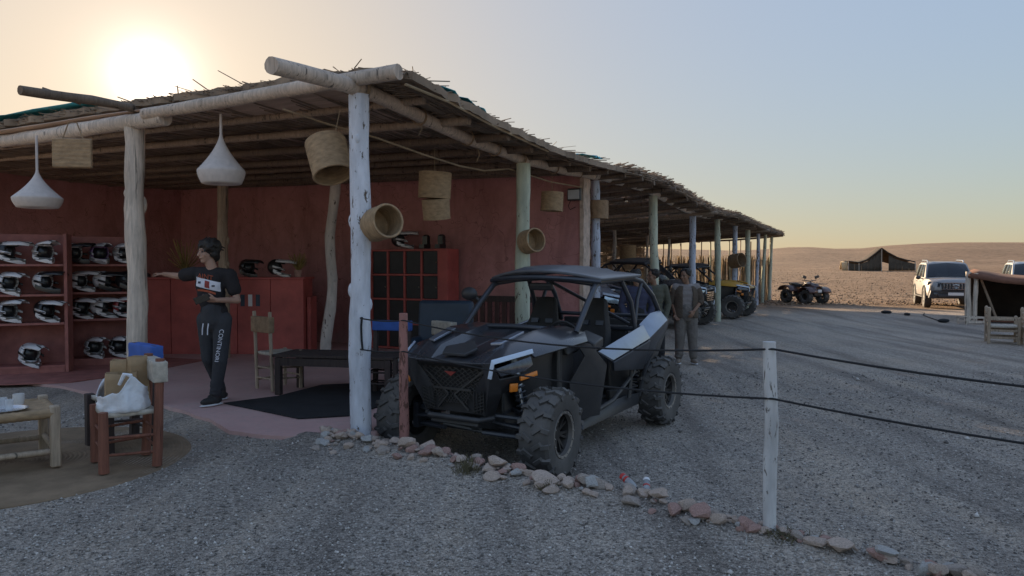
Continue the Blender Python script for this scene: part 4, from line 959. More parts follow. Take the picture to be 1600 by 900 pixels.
# ------------------------------------------------------------------ 4x4 cars on the desert edge
def smooth_wheel(r, w_):
    mb = MB(); h = w_/2; rot = Matrix.Rotation(-math.pi/2, 3, 'X')
    mb.lathe([(r*.62, -h*.8), (r*.72, -h), (r*.93, -h*.95), (r, -h*.7), (r, h*.7), (r*.93, h*.95), (r*.72, h), (r*.62, h*.8), (r*.6, 0), (r*.62, -h*.8)], 28, rot=rot); a = mb.mesh('wheel', 'tyre')
    mb = MB(); mb.lathe([(r*.62, h*.8), (r*.56, h*.55), (r*.2, h*.6), (.001, h*.7)], 24, rot=rot)
    for i in range(6): q = 2*math.pi*i/6; mb.bar((0, h*.72, 0), (math.sin(q)*r*.58, h*.72, math.cos(q)*r*.58), .07, .03, up=(0, 1, 0))
    return a, mb.mesh('rim', 'steel')
CW = smooth_wheel(.385, .26)
def make_suv(paint, label):
    t = empty('parked_car', (0, 0, 0), 0, label, 'car', 'four-wheel-drive cars parked at the desert edge')
    for x in (1.42, -1.37):
        for y in (.845, -.845): wheel(t, x, y, .385, CW)
    def sec(x, pts): return [(x, y, z) for y, z in pts] + [(x, -y, z) for y, z in reversed(pts)]
    # lower body, nose to tail
    S = [(2.34, [(.55, .5), (.72, .56), (.74, .85), (.62, 1.0), (.3, 1.02)]), (2.24, [(.7, .42), (.86, .5), (.87, .9), (.76, 1.06), (.3, 1.1)]), (1.95, [(.78, .42), (.92, .5), (.93, .95), (.84, 1.12), (.3, 1.16)]),
         (1.0, [(.8, .4), (.94, .48), (.945, .98), (.88, 1.14), (.3, 1.2)]), (.72, [(.8, .4), (.94, .48), (.945, .98), (.9, 1.15), (.4, 1.17)]), (-1.0, [(.8, .4), (.94, .48), (.945, 1.0), (.9, 1.17), (.4, 1.17)]), (-2.0, [(.8, .42), (.93, .5), (.93, 1.0), (.88, 1.18), (.4, 1.18)]), (-2.3, [(.7, .5), (.86, .56), (.86, 1.0), (.82, 1.16), (.4, 1.16)])]
    mb = MB(); mb.loft([sec(x, p) for x, p in S]); mb.build('body', paint, t, smooth=50, fixn=True)
    G = [(.9, [(.86, 1.12), (.84, 1.16), (.4, 1.18)]), (.2, [(.88, 1.15), (.72, 1.72), (.4, 1.78)]), (-.1, [(.88, 1.15), (.7, 1.78), (.4, 1.83)]), (-1.5, [(.88, 1.16), (.7, 1.8), (.4, 1.85)]), (-2.1, [(.86, 1.16), (.7, 1.72), (.4, 1.76)]), (-2.28, [(.82, 1.16), (.74, 1.3), (.4, 1.32)])]
    mb = MB(); mb.loft([sec(x, p) for x, p in G]); mb.build('cabin', paint, t, smooth=50, fixn=True)
    plate(t, 'windshield', [[(.86, .78, 1.2), (.27, .66, 1.7), (.25, 0, 1.765), (.85, 0, 1.22)]], 'car_glass', .03)
    plate(t, 'window', [[(.55, .885, 1.2), (.12, .745, 1.7), (-.35, .735, 1.72), (-.35, .885, 1.21)], ], 'car_glass', .012); plate(t, 'window', [[(-.42, .885, 1.21), (-.42, .735, 1.72), (-1.2, .735, 1.73), (-1.25, .885, 1.22)]], 'car_glass', .012); plate(t, 'window', [[(-1.32, .885, 1.22), (-1.28, .735, 1.73), (-1.75, .735, 1.7), (-1.98, .87, 1.24)]], 'car_glass', .012)
    mb = MB(); mb.slab([(2.385, -.46, .72), (2.385, .46, .72), (2.37, .5, 1.0), (2.37, -.5, 1.0)], (-.08, 0, 0)); mb.build('grille', 'plastic_black', t, fixn=True)
    gb = bpy.data.objects['grille']
    for k in range(-4, 5):
        if abs(k) < 1: continue
        mb = MB(); mb.box((2.4, k*.1, .87), (.03, .028, .22)); mb.build('grille_bar', 'chrome', t, bevel=.005)
    mb = MB(); rr_ = [(2.42, .1*math.cos(a), .88+.075*math.sin(a)) for a in [2*math.pi*i/20 for i in range(20)]]; mb.tube(rr_, .012, 6, closed=True)
    mb.tube([(2.42, .035*math.cos(a), .88+.07*math.sin(a)) for a in [2*math.pi*i/16 for i in range(16)]], .008, 6, closed=True); mb.tube([(2.42, .085*math.cos(a), .912+.025*math.sin(a)) for a in [2*math.pi*i/16 for i in range(16)]], .008, 6, closed=True); mb.build('badge', 'chrome', t)
    mb = MB(); mb.bar((2.4, -.5, 1.0), (2.4, .5, 1.0), .03, .025); mb.bar((2.41, -.48, .75), (2.41, .48, .75), .03, .02); mb.build('grille_surround', 'chrome', t)
    plate(t, 'headlight', [[(2.39, .52, 1.02), (2.14, .9, 1.06), (2.12, .945, .9), (2.38, .56, .84)]], 'lamp_glass', .05)
    mb = MB(); mb.slab([(2.37, -.9, .4), (2.37, .9, .4), (2.385, .84, .72), (2.385, -.84, .72)], (-.3, 0, 0)); mb.box((2.37, 0, .5), (.12, 1.2, .12)); mb.build('bumper', 'plastic_black', t, bevel=.03, fixn=True)
    plate(t, 'fog_lamp', [[(2.4, .58, .52), (2.39, .74, .52), (2.39, .74, .62), (2.4, .58, .62)]], 'lamp_glass', .02)
    mb = MB(); mb.box((2.44, 0, .58), (.02, .52, .11)); po = mb.build('number_plate', 'white_plate', t)
    for s_ in (1, -1):
        mb = MB(); mb.ball((.62, s_*1.06, 1.18), .1, 12, 8, (.6, 1, .8)); mb.tube([(.66, s_*.9, 1.14), (.63, s_*1.0, 1.16)], .02, 6); mb.build('side_mirror', 'plastic_black', t)
        mb = MB(); mb.tube([(.0, s_*.64, 1.8), (-.15, s_*.64, 1.88), (-1.6, s_*.64, 1.9), (-1.75, s_*.64, 1.82)], .022, 8); mb.build('roof_rail', 'chrome', t)
        mb = MB(); mb.box((0, s_*.9, .42), (1.9, .16, .05)); mb.build('running_board', 'plastic_black', t, bevel=.01)
        for x in (1.42, -1.37):
            pts = [(x+.47*math.cos(a), s_*.945, .4+.47*math.sin(a)) for a in [math.pi*i/14 for i in range(15)]]
            mb = MB(); mb.tube(pts, .035, 6); mb.slab([(x+.45*math.cos(a), s_*.9, .38+.45*math.sin(a)) for a in [math.pi*i/14 for i in range(15)]], (0, s_*.052, 0)); mb.build('wheel_arch', 'plastic_black', t, fixn=True)
        for x in (.3, -.75): mb = MB(); mb.box((x, s_*.955, 1.03), (.18, .03, .03)); mb.build('door_handle', 'chrome', t)
    return t
s1 = make_suv('suv_paint', 'dusty silver four-wheel-drive car with vertical chrome grille bars, wholly in view')
def place(t, x, y, rz, dz=0): t.location = (x, y, gz(x, y)+dz); t.rotation_euler.z = rz
place(s1, 17.9, 30.4, R(-112))
s2 = copy_tree(s1, None, {'suv_paint': 'suv_white'}); s2['label'] = 'white four-wheel-drive car mostly hidden behind the black tent at the right edge'
place(s2, 23.0, 32.6, R(-116))

# ------------------------------------------------------------------ quad bike
def make_atv():
    t = empty('quad_bike', (0, 0, 0), 0, 'dark red quad bike parked past the end of the shed', 'quad bike')
    W = (tyre_mesh(.3, .25, .14, 12), rim_mesh(.14, .25, 5))
    for x in (.62, -.62):
        for y in (.44, -.44): wheel(t, x, y, .3, W, .1 if x > 0 else 0)
    mb = MB(); mb.box((0, 0, .45), (1.2, .34, .3), top=.8); mb.box((.75, 0, .5), (.2, .4, .3)); mb.tube([(.62, -.4, .3), (.62, .4, .3)], .03); mb.tube([(-.62, -.4, .3), (-.62, .4, .3)], .03); mb.build('frame', 'plastic_black', t, bevel=.02)
    for s_ in (1, -1):
        mb = MB(); mb.grid([[(.62+.38*math.cos(a), s_*yy, .42+.3*math.sin(a)+(.04 if yy < .3 else 0)) for a in [math.pi*(.05+.9*i/10) for i in range(11)]] for yy in (.15, .35, .6)]); mb.build('front_fender', 'atv_red', t, solid=.02)
        mb = MB(); mb.grid([[(-.62+.42*math.cos(a), s_*yy, .46+.32*math.sin(a)) for a in [math.pi*(.05+.85*i/10) for i in range(11)]] for yy in (.15, .35, .6)]); mb.build('rear_fender', 'atv_red', t, solid=.02)
        mb = MB(); mb.ball((.88, s_*.2, .66), .07, 10, 8, (.6, 1, .7)); mb.build('headlight', 'lamp_glass', t)
        mb = MB(); mb.box((.05, s_*.34, .3), (.5, .22, .04)); mb.build('footrest', 'plastic_black', t)
        mb = MB(); mb.box((.38, s_*.34, 1.16), (.05, .2, .11), rx=s_*.3); mb.tube([(.36, s_*.3, 1.02), (.38, s_*.33, 1.12)], .012); mb.build('hand_guard', 'plastic_black', t, bevel=.01)
    mb = MB(); mb.loft([[(x, y, z+dz) for y, dz in ((-hw, -.1), (-hw*.8, 0), (0, .03), (hw*.8, 0), (hw, -.1))] for x, hw, z in ((.9, .18, .72), (.6, .24, .82), (.3, .2, .9), (.05, .16, .86))], closed=False, cap=False); mb.build('nose_cover', 'atv_red', t, solid=.03)
    mb = MB(); mb.loft([[(x, y, z+dz) for y, dz in ((-hw, -.12), (-hw*.8, 0), (hw*.8, 0), (hw, -.12))] for x, hw, z in ((.1, .14, .84), (-.2, .18, .82), (-.6, .2, .86), (-.8, .17, .86))]); mb.build('saddle', 'seat', t)
    mb = MB(); mb.tube([(.3, -.38, 1.02), (.34, -.15, 1.0), (.36, 0, .98), (.34, .15, 1.0), (.3, .38, 1.02)], .018); mb.tube([(.5, 0, .75), (.36, 0, .98)], .025); mb.build('handlebar', 'plastic_black', t)
    for x0, x1, z in ((.45, .95, .86), (-.5, -1.0, .88)):
        mb = MB()
        for y in (-.36, -.18, 0, .18, .36): mb.tube([(x0, y, z), (x1, y, z)], .012, 6)
        mb.tube([(x0, -.38, z), (x0, .38, z)], .014, 6); mb.tube([(x1, -.38, z), (x1, .38, z)], .014, 6); mb.build('luggage_rack', 'cage', t)
    mb = MB(); mb.box((.95, 0, .56), (.02, .2, .12)); mb.build('number_plate', 'white_plate', t)
    return t
atv = make_atv(); place(atv, 12.95, 32.6, R(-70))
# ------------------------------------------------------------------ furniture and goods of the shop
def grounded(o, x, y, rz=0, z=None): o.location = (x, y, gz(x, y) if z is None else z); o.rotation_euler.z = rz; return o
FL = .036
def make_chair(label, wd=.42, dp=.36, sh=.42, bh=.82, m='chair_red', seatm='jute_back', backm='jute_back', r=.026, square=False, band=(.16, .02)):
    t = empty('chair', (0, 0, 0), 0, label, 'chair', 'rush seated wooden chairs')
    for sx in (-1, 1):
        for sy, top in ((1, sh+.03), (-1, bh)):
            mb = MB(); lean = -.03 if sy < 0 else 0
            if square: mb.bar((sx*wd/2, sy*dp/2, 0), (sx*wd/2, sy*dp/2+lean, top), r*2, r*2, up=(0, 1, 0))
            else: pole(mb, (sx*wd/2, sy*dp/2, 0), (sx*wd/2, sy*dp/2+lean, top), r, 9, 6, .008, .04, .95)
            mb.build('leg', m, t, smooth=40, bevel=.005 if square else 0)
    mb = MB()
    n_ = 9
    rows = []
    for i in range(n_):
        rows.append([(-wd/2+wd*j/(n_-1), -dp/2+dp*i/(n_-1), sh-.018*math.sin(math.pi*i/(n_-1))*math.sin(math.pi*j/(n_-1))+.004*((i+j) % 2)) for j in range(n_)])
    mb.grid(rows); mb.build('seat', seatm, t, solid=.035, smooth=60)
    for z in (.13, .26):
        for sx in (-1, 1): mb = MB(); pole(mb, (sx*wd/2, -dp/2, z+.02*sx), (sx*wd/2, dp/2, z), .012, 7, 3, 0, .05).build('rung', m, t, smooth=60)
        mb = MB(); pole(mb, (-wd/2, dp/2, z+.03), (wd/2, dp/2, z+.03), .012, 7, 3, 0, .05).build('rung', m, t, smooth=60)
        mb = MB(); pole(mb, (-wd/2, -dp/2, z+.01), (wd/2, -dp/2, z+.01), .012, 7, 3, 0, .05).build('rung', m, t, smooth=60)
    z0 = bh-band[0]-band[1]
    mb = MB(); mb.grid([[(-wd/2-r-.008+(wd+2*r+.016)*j/10, -dp/2-.026-.008*math.sin(math.pi*j/10)+(.004 if (i+j) % 2 else 0), z0+band[0]*i/4) for j in range(11)] for i in range(5)]); mb.build('back_band', backm, t, solid=.035+2*r, bevel=.01, smooth=50)
    return t
c1 = make_chair('red-brown wooden chair with pale back band carrying the white plastic bag', r=.036); grounded(c1, -2.99, 5.66, math.atan2(-.6, -.8)-math.pi/2, .018)
c2 = make_chair('dark wooden chair with a blue back band just behind the bag chair', r=.034, m='chair_dark', backm='blue_cloth', bh=.86, square=True, band=(.17, .0)); grounded(c2, -3.36, 6.3, math.atan2(-.74, -.66)-math.pi/2)
c3 = make_chair('tall pale wooden chair with rush back standing on the black mat', m='chair_pale', seatm='jute_back', backm='wicker_dark', wd=.36, dp=.38, sh=.44, bh=.95, r=.022, band=(.19, .06)); grounded(c3, -2.86, 9.0, R(-42), FL+.012)
c4 = make_chair('dark wooden chair with blue back band between thick white post and reddish post', m='chair_dark', backm='blue_cloth', bh=.86, square=True, band=(.12, .0)); grounded(c4, -1.48, 8.55, R(165), FL)
c5 = make_chair('dark wooden chair with cream back band beside the front of the buggy', m='chair_dark', backm='jute_back', bh=.84, square=True, wd=.36, band=(.17, .0)); grounded(c5, -.98, 8.75, R(130), FL)
# navy armchair behind them
t = empty('armchair', wor(-.85, 2.75, FL), BR+R(12), 'dark navy vinyl armchair behind the reddish rope post', 'armchair')
mb = MB(); mb.box((0, 0, .3), (.74, .66, .2)); mb.build('seat', 'navy_vinyl', t, bevel=.04)
mb = MB(); mb.box((0, .3, .72), (.76, .14, .66), rx=-.1); mb.build('backrest', 'navy_vinyl', t, bevel=.05)
for s_ in (-1, 1): mb = MB(); mb.box((s_*.36, -.02, .42), (.1, .66, .3)); mb.build('armrest', 'navy_vinyl', t, bevel=.03)
for sx in (-.3, .3):
    for sy in (-.26, .26): mb = MB(); mb.box((sx, sy, .1), (.05, .05, .22)); mb.build('leg', 'chair_dark', t)
# low dark table on the mat
t = empty('low_table', (-2.02, 8.72, FL), BR+R(14), 'low black slatted wooden table on the black mat', 'table')
for k in range(5): mb = MB(); mb.box((0, -.24+.12*k, .46), (1.5, .108, .03)); mb.build('board', 'chair_dark', t, bevel=.004)
for s_ in (-1, 1):
    mb = MB(); mb.box((0, s_*.27, .39), (1.42, .03, .09)); mb.build('apron', 'chair_dark', t)
    for sx in (-1, 1): mb = MB(); mb.box((sx*.68, s_*.26, .22), (.07, .07, .44)); mb.build('leg', 'chair_dark', t, bevel=.006)
mb = MB(); ptsm = [(-3.16, 8.02), (-2.7, 8.45), (-2.4, 9.25), (-1.5, 9.5), (-1.35, 8.0), (-1.62, 7.35), (-2.1, 7.2), (-2.55, 7.55)]
mb.slab([(x, y, FL+.004) for x, y in ptsm], (0, 0, .01)); tag(mb.build('floor_mat', 'black_mat', None, smooth=0, fixn=True), 'crumpled black mat on the red terrace floor', 'mat')
mb = MB(); mb.slab([(x, y, FL+.003) for x, y in ((-7.4, 9.3), (-6.4, 9.25), (-5.7, 9.45), (-5.2, 10.4), (-4.9, 11.7), (-5.7, 12.0), (-7.6, 11.6))], (0, 0, .012)); tag(mb.build('floor_rug', 'shelf_red', None, smooth=0, fixn=True), 'dark red rug on the floor before the helmet shelves', 'rug')
# round esparto rug
mb = MB(); prof = []
for k in range(78): r_ = 1.25*k/77; prof.append((max(r_, .001), .012+.006*(k % 2)))
prof += [(1.262, .008), (1.262, -.01)]
mb.lathe(prof, 90)
o = mb.build('round_rug', 'rug', None, smooth=25); grounded(o, -3.9, 5.75); tag(o, 'round brown woven grass rug under the rush table and bag chair', 'rug')
# rush topped table
t = empty('rush_table', (-3.48, 5.57, .018), 0, 'low pale wood table with woven rush top at the left edge', 'table')
e1, e2 = Vector((-.77, -.64, 0)), Vector((-.64, .77, 0))
for i, (a_, b_) in enumerate(((0, 0), (.95, 0), (0, .6), (.95, .6))):
    p = e1*a_+e2*b_; mb = MB(); mb.bar((p.x, p.y, 0), (p.x, p.y, .47), .07, .07, up=(e1.x, e1.y, 0)); mb.build('leg', 'chair_pale', t, bevel=.012, smooth=30)
for p, q in ((e1*0, e1*.95), (e2*.6, e1*.95+e2*.6), (e1*0, e2*.6), (e1*.95, e1*.95+e2*.6)): mb = MB(); pole(mb, (p.x, p.y, .12), (q.x, q.y, .14), .024, 8, 6, .01, .04).build('stretcher', 'chair_pale', t, smooth=50)
for p, q in ((e1*0, e1*.95), (e2*.6, e1*.95+e2*.6), (e1*0, e2*.6), (e1*.95, e1*.95+e2*.6)):
    mb = MB(); d = q-p; L = d.length; d.normalize()
    mb.tube([(p.x+d.x*L*k/40, p.y+d.y*L*k/40, .41) for k in range(41)], [.034+(.004 if k % 2 else 0) for k in range(41)], 8); mb.build('rush_edge', 'wicker', t, smooth=60)
mb = MB(); mb.grid([[tuple(e1*(.95*i/30)+e2*(.6*j/20)+Vector((0, 0, .42+(.006 if (i//2+j//2) % 2 else 0)-.012*math.sin(math.pi*i/30)*math.sin(math.pi*j/20)))) for j in range(21)] for i in range(31)]); mb.build('rush_top', 'wicker', t, solid=.02, smooth=20)
def on_table(a_, b_): p = Vector((-3.48, 5.57, .018))+e1*a_+e2*b_; return (p.x, p.y, .448)
mb = MB(); mb.lathe([(.001, .004), (.13, .004), (.15, .02), (.16, .022), (.15, .014), (.13, -.002), (.001, -.002)], 28); o = mb.build('tray', 'chrome', None); o.location = on_table(.3, .2); tag(o, 'round steel tray on the rush table', 'tray')
for k, (a_, b_, lb) in enumerate(((.27, .16, 'tea glass on the steel tray, nearest the table edge'), (.36, .22, 'tea glass in the middle of the steel tray'), (.3, .29, 'tea glass at the back of the steel tray'))):
    mb = MB(); mb.lathe([(.001, .0), (.024, .0), (.032, .085), (.03, .085), (.022, .006), (.001, .006)], 14); o = mb.build('tea_glass', 'clear', None); p = on_table(a_, b_); o.location = (p[0], p[1], p[2]+.008); tag(o, lb, 'glass', 'tea glasses')
mb = MB(); mb.lathe([(.001, 0), (.036, 0), (.042, .05), (.04, .085), (.036, .085), (.036, .01), (.001, .01)], 18); o = mb.build('cup', 'white_enamel', None); p = on_table(.18, .47); o.location = p; tag(o, 'cream cup at the far side of the rush table', 'cup')
# carrier bag with paper bags on the chair
t = empty('plastic_bag', (-3.0, 5.65, .447), math.atan2(-.6, -.8)-math.pi/2, 'white plastic carrier bag slumped open on the red-brown chair', 'bag')
rings = []; nn = 72
for (z, k) in ((0, .93), (.015, 1.02), (.04, 1.06), (.07, 1.04), (.1, 1.03), (.125, 1.0), (.15, 1.02), (.18, 1.0), (.2, 1.04)):
    ring = []
    for j in range(nn):
        a = 2*math.pi*j/nn; w1 = 1+.1*noise.noise(Vector((math.cos(a)*2.2, math.sin(a)*2.2, z*9)))+.05*noise.noise(Vector((math.cos(a)*6, math.sin(a)*6, z*22)))
        ear = (.1*max(0, math.cos(2*(a-.2)))**2.2-.05*max(0, -math.cos(2*(a-.2))))*(z/.18) if z > .09 else 0
        ring.append((.235*k*w1*math.cos(a), .17*k*w1*math.sin(a), z*.8+ear+.02*noise.noise(Vector((a*2, 4, z*6)))*(z/.1)))
    rings.append(ring)
mb = MB(); mb.loft(rings, cap=False); mb.add(rings[0], [tuple(range(nn))]); mb.build('bag_skin', 'bag_plastic', t, solid=.003, smooth=70)
for s_ in (-1, 1): mb = MB(); mb.tube([(s_*.17, -.05, .2), (s_*.2, -.02, .28), (s_*.19, .02, .29), (s_*.16, .05, .21)], [.012, .016, .016, .012], 6); mb.build('bag_handle', 'bag_plastic', t)
mb = MB(); mb.tube([(.03, .166, .05), (.06, .168, .065), (.09, .164, .06), (.06, .17, .045), (.1, .163, .04)], .004, 5); mb.build('bag_print', 'print_dark', t)
def paper(x, y, z, w_, d_, h_, rz, lean, label):
    mb = MB(); rings = []
    for i in range(6):
        k = i/5; rings.append([(sx*w_/2*(1-.1*k)*(1+.08*noise.noise(Vector((i, sx, sy+x)))), sy*d_/2*(1-.35*k)+lean*k, h_*k+(.02*noise.noise(Vector((sx*3, sy*3, x*9))) if i == 5 else 0)) for sx, sy in ((-1, -1), (0, -1.15), (1, -1), (1.1, 0), (1, 1), (0, 1.1), (-1, 1), (-1.1, 0))])
    mb.loft(rings, cap=False); o = mb.build('paper_bag', 'brown_paper', None, solid=.004, smooth=25); o.location = (x, y, z); o.rotation_euler.z = rz
    tag(o, label, 'bag', 'brown paper bags')
paper(-3.0, 5.63, .46, .22, .15, .27, .5, .02, 'crumpled brown paper bag in front inside the plastic bag'); paper(-2.93, 5.74, .46, .14, .1, .38, .9, .01, 'upright narrow brown paper bag inside the plastic bag, nearest the chair back'); paper(-3.06, 5.74, .46, .13, .1, .36, .1, -.02, 'brown paper bag with folded top at the back of the plastic bag')

# ------------------------------------------------------------------ counter, lockers, railing, shelves
t = empty('counter', (-4.98, 12.85, FL), 0, 'red painted reception counter behind the man', 'counter')
for k in range(5): mb = MB(); mb.box((-1.136+.568*k, 0, .64), (.56, .58, 1.28)); mb.build('front_panel', 'red_panel', t, bevel=.006)
mb = MB(); mb.box((0, 0, 1.298), (2.9, .64, .035)); mb.build('top_board', 'red_paint', t, bevel=.006)
mb = MB(); mb.box((0, .02, .03), (2.8, .5, .05)); mb.build('plinth', 'chair_dark', t)
mb = MB(); mb.box((1.47, .05, .5), (.06, .4, .95)); mb.build('end_post', 'red_panel', t)
for k in range(3): mb = MB(); mb.box((.38+.13*k, -.294, .92), (.07, .006, .2)); mb.box((.38+.13*k, -.297, .96), (.05, .004, .05)); o = mb.build('sticker', ['navy_vinyl', 'label_white', 'navy_vinyl'][k], t)
t = empty('locker_cabinet', wor(-3.25, 5.8, FL), BR, 'red framed cabinet of black lockers against the back wall', 'cabinet')
mb = MB(); mb.box((0, .18, .9), (1.6, .02, 1.78)); mb.build('back', 'red_panel', t)
for k in range(5): mb = MB(); mb.box((-.78+.36*k, 0, .9), (.035, .36, 1.8)); mb.build('upright', 'red_paint', t)
mb = MB(); mb.box((.76, -.02, .9), (.2, .4, 1.82)); mb.build('end_panel', 'red_paint', t, bevel=.005)
for k in range(5): mb = MB(); mb.box((-.06, -.004, .03+.44*k), (1.46, .36, .032)); mb.build('shelf', 'red_paint', t)
for r_ in range(4):
    for c in range(4):
        mb = MB(); mb.box((-.6+.36*c, -.14, .25+.44*r_), (.315, .02, .4)); d = mb.build('locker_door', 'black_door', t, bevel=.004)
        if (r_, c) in ((2, 0), (2, 2), (2, 3), (3, 3)): mb = MB(); mb.ball((-.48+.36*c, -.165, .25+.44*r_), .014, 8, 6); mb.build('knob', 'brass', d)
t = empty('slatted_bench', wor(-1.35, 5.55, FL), BR, 'dark red slatted bench against the back wall behind the buggy', 'bench')
for k in range(9): mb = MB(); mb.box((-.56+.14*k, .16, .66), (.085, .03, .5)); mb.build('slat', 'sofa_slat', t, bevel=.004)
mb = MB(); mb.box((0, .16, .95), (1.3, .06, .1)); mb.build('top_rail', 'chair_dark', t); mb = MB(); mb.box((0, 0, .42), (1.3, .42, .05)); mb.build('seat', 'chair_dark', t)
for sx in (-.6, .6):
    for sy in (-.17, .17): mb = MB(); mb.box((sx, sy, .2), (.06, .06, .4)); mb.build('leg', 'chair_dark', t)
def make_shelf(x, y, rz, wd, label, zs):
    t = empty('shelf_unit', (x, y, FL), rz, label, 'shelves', 'helmet shelves')
    mb = MB(); mb.box((0, .2, .98), (wd, .02, 1.96)); mb.build('back_panel', 'shelf_red', t)
    for s_ in (-1, 1): mb = MB(); mb.box((s_*wd/2, 0, .98), (.04, .4, 1.96)); mb.build('side_panel', 'shelf_red', t)
    for z in zs: mb = MB(); mb.box((0, 0, z-.02), (wd-.05, .38, .03)); mb.build('shelf', 'shelf_red', t)
    mb = MB(); mb.box((0, .0, .05), (wd-.06, .36, .1)); mb.build('plinth', 'shelf_red', t)
    return t
def helmet_proto(c_shell, c_trim):
    t = empty('helmet', (0, 0, 0))
    mb = MB(); m_, n_ = 14, 24; grid_ = {}
    vs = []; fs = []
    for i in range(m_+1):
        th_ = math.pi*.86*i/m_
        for j in range(n_):
            a = 2*math.pi*j/n_; s_ = math.sin(th_)
            vs.append((.155*s_*math.cos(a)+.01, .12*s_*math.sin(a), .135*math.cos(th_)+.14))
    for i in range(m_):
        for j in range(n_):
            a = 2*math.pi*(j+.5)/n_; z = math.cos(math.pi*.86*(i+.5)/m_); front = math.cos(a) > .45
            if math.cos(a) > .2 and -.68 < z < .5: continue
            fs.append((i*n_+j, i*n_+(j+1) % n_, (i+1)*n_+(j+1) % n_, (i+1)*n_+j))
    mb.add(vs, fs); mb.build('shell', c_shell, t, solid=.018, smooth=60)
    mb = MB(); mb.ball((-.01, 0, .13), .112, 14, 10, (1, .9, 1)); mb.build('liner', 'helmet_black', t)
    mb = MB(); mb.loft([[(x, y, z0), (x*1.03, y*1.03, (z0+z1)/2), (x, y, z1), (x*.9, y*.9, z1), (x*.9, y*.9, z0)] for x, y, z0, z1 in ((-.03, -.124, .03, .1), (.1, -.108, .0, .06), (.2, -.06, -.02, .045), (.26, 0, -.03, .05), (.2, .06, -.02, .045), (.1, .108, .0, .06), (-.03, .124, .03, .1))]); mb.build('chin_bar', c_trim, t, smooth=50)
    mb = MB(); mb.grid([[(x, y*w_, z-.05*abs(y)**2) for y in (-1, -.6, -.2, .2, .6, 1)] for x, w_, z in ((-.02, .1, .278), (.1, .115, .285), (.22, .1, .295), (.33, .07, .29))]); mb.build('visor', c_trim, t, solid=.01, smooth=60)
    for s_ in (-1, 1): mb = MB(); mb.grid([[(.13-.3*u_, s_*(.122+.004), .1+.08*v_+.05*u_) for u_ in (0, .3, .6)] for v_ in (0, .4)]); mb.build('stripe', c_trim if c_trim != c_shell else 'helmet_black', t, solid=.006)
    return t
PROT = [helmet_proto('helmet_white', 'helmet_black'), helmet_proto('helmet_black', 'helmet_white'), helmet_proto('helmet_grey', 'helmet_white'), helmet_proto('helmet_white', 'helmet_white'), helmet_proto('helmet_purple', 'helmet_grey'), helmet_proto('helmet_red', 'helmet_white'), helmet_proto('helmet_black', 'helmet_black')]
USED = set()
def helmet(k, x, y, z, rz, label, grp='motocross helmets on the shelves'):
    o = PROT[k] if k not in USED else copy_tree(PROT[k]); USED.add(k)
    o.location = (x, y, z+.03); o.rotation_euler = (rnd(-.05, .05), rnd(.0, .16), rz); tag(o, label, 'helmet', grp)
Z1 = (.12, .72, 1.12, 1.54)
def shelf_at(x, y, rz, dx, dy=-.03): return x+math.cos(rz)*dx-math.sin(rz)*dy, y+math.sin(rz)*dx+math.cos(rz)*dy
U1 = (-6.82, 10.35, R(22)); U2 = (-6.28, 11.25, R(22))
make_shelf(*U1, 1.0, 'left red shelf unit full of helmets at the picture edge', Z1); make_shelf(*U2, 1.1, 'right red shelf unit full of helmets behind the bare log post', Z1)
rows = ['bottom', 'third', 'second', 'top']
for r_, items in enumerate((((0, 3),), ((-.24, 2), (.2, 1)), ((-.24, 3), (.2, 0)), ((-.24, 1), (.2, 2)))):
    for k, (dx, kk) in enumerate(items):
        x, y = shelf_at(*U1, dx); helmet(kk, x, y, FL+Z1[r_]+.0, R(-8+rnd(-28, 28)), f'helmet on the {rows[r_]} shelf of the left unit, ' + ('the only one there' if len(items) == 1 else ['left one', 'right one'][k]))
for r_, items in enumerate((((-.12, 2), (.22, 1)), ((-.3, 1), (-.02, 3), (.28, 5)), ((-.3, 3), (.02, 0), (.32, 6)), ((-.36, 0), (-.02, 4), (.3, 2)))):
    for k, (dx, kk) in enumerate(items):
        x, y = shelf_at(*U2, dx); helmet(kk, x, y, FL+Z1[r_]+.0, R(-10+rnd(-30, 30)), f'helmet on the {rows[r_]} shelf of the right unit, ' + (['left one', 'right one'] if len(items) == 2 else ['leftmost', 'middle one', 'rightmost'])[k])
helmet(6, -4.6, 12.75, FL+1.317, R(-30), 'black helmet lying on the left of the red counter', 'helmets on the counter'); helmet(1, -4.1, 12.75, FL+1.317, R(10), 'black and white helmet on the right of the red counter', 'helmets on the counter')
p = wor(-3.5, 5.75); helmet(1, p.x, p.y, FL+1.82, R(0), 'black and white helmet on top of the locker cabinet', 'helmets on the lockers')
p = wor(-2.78, 5.72); mb = MB(); 
for dx in (-.16, .16):
    mb.loft([[(dx+x, y, z) for x, y in ((-.05, -.1), (.05, -.1), (.06, .1), (-.06, .1))] for z in (0, .07)]); mb.loft([[(dx-.05+.1*k, yy, zz) for k, yy, zz in ((0, .0, z), (1, .0, z), (1, .1, z), (0, .1, z))] for z in (.07, .16, .22)]); mb.ball((dx, .05, .22), .07, 10, 6, (.9, .8, .4))
o = mb.build('riding_boots', 'helmet_black', None); o.location = (p.x, p.y, FL+1.82); o.rotation_euler.z = BR; tag(o, 'pair of black riding boots on top of the locker cabinet', 'boots')
P0, P1, rad = [], [], []
for k in range(60): a = rnd(0, 6.28); P0.append((0, 0, .1)); P1.append((rnd(-.16, .16), rnd(-.1, .1), rnd(.2, .42))); rad.append(.006)
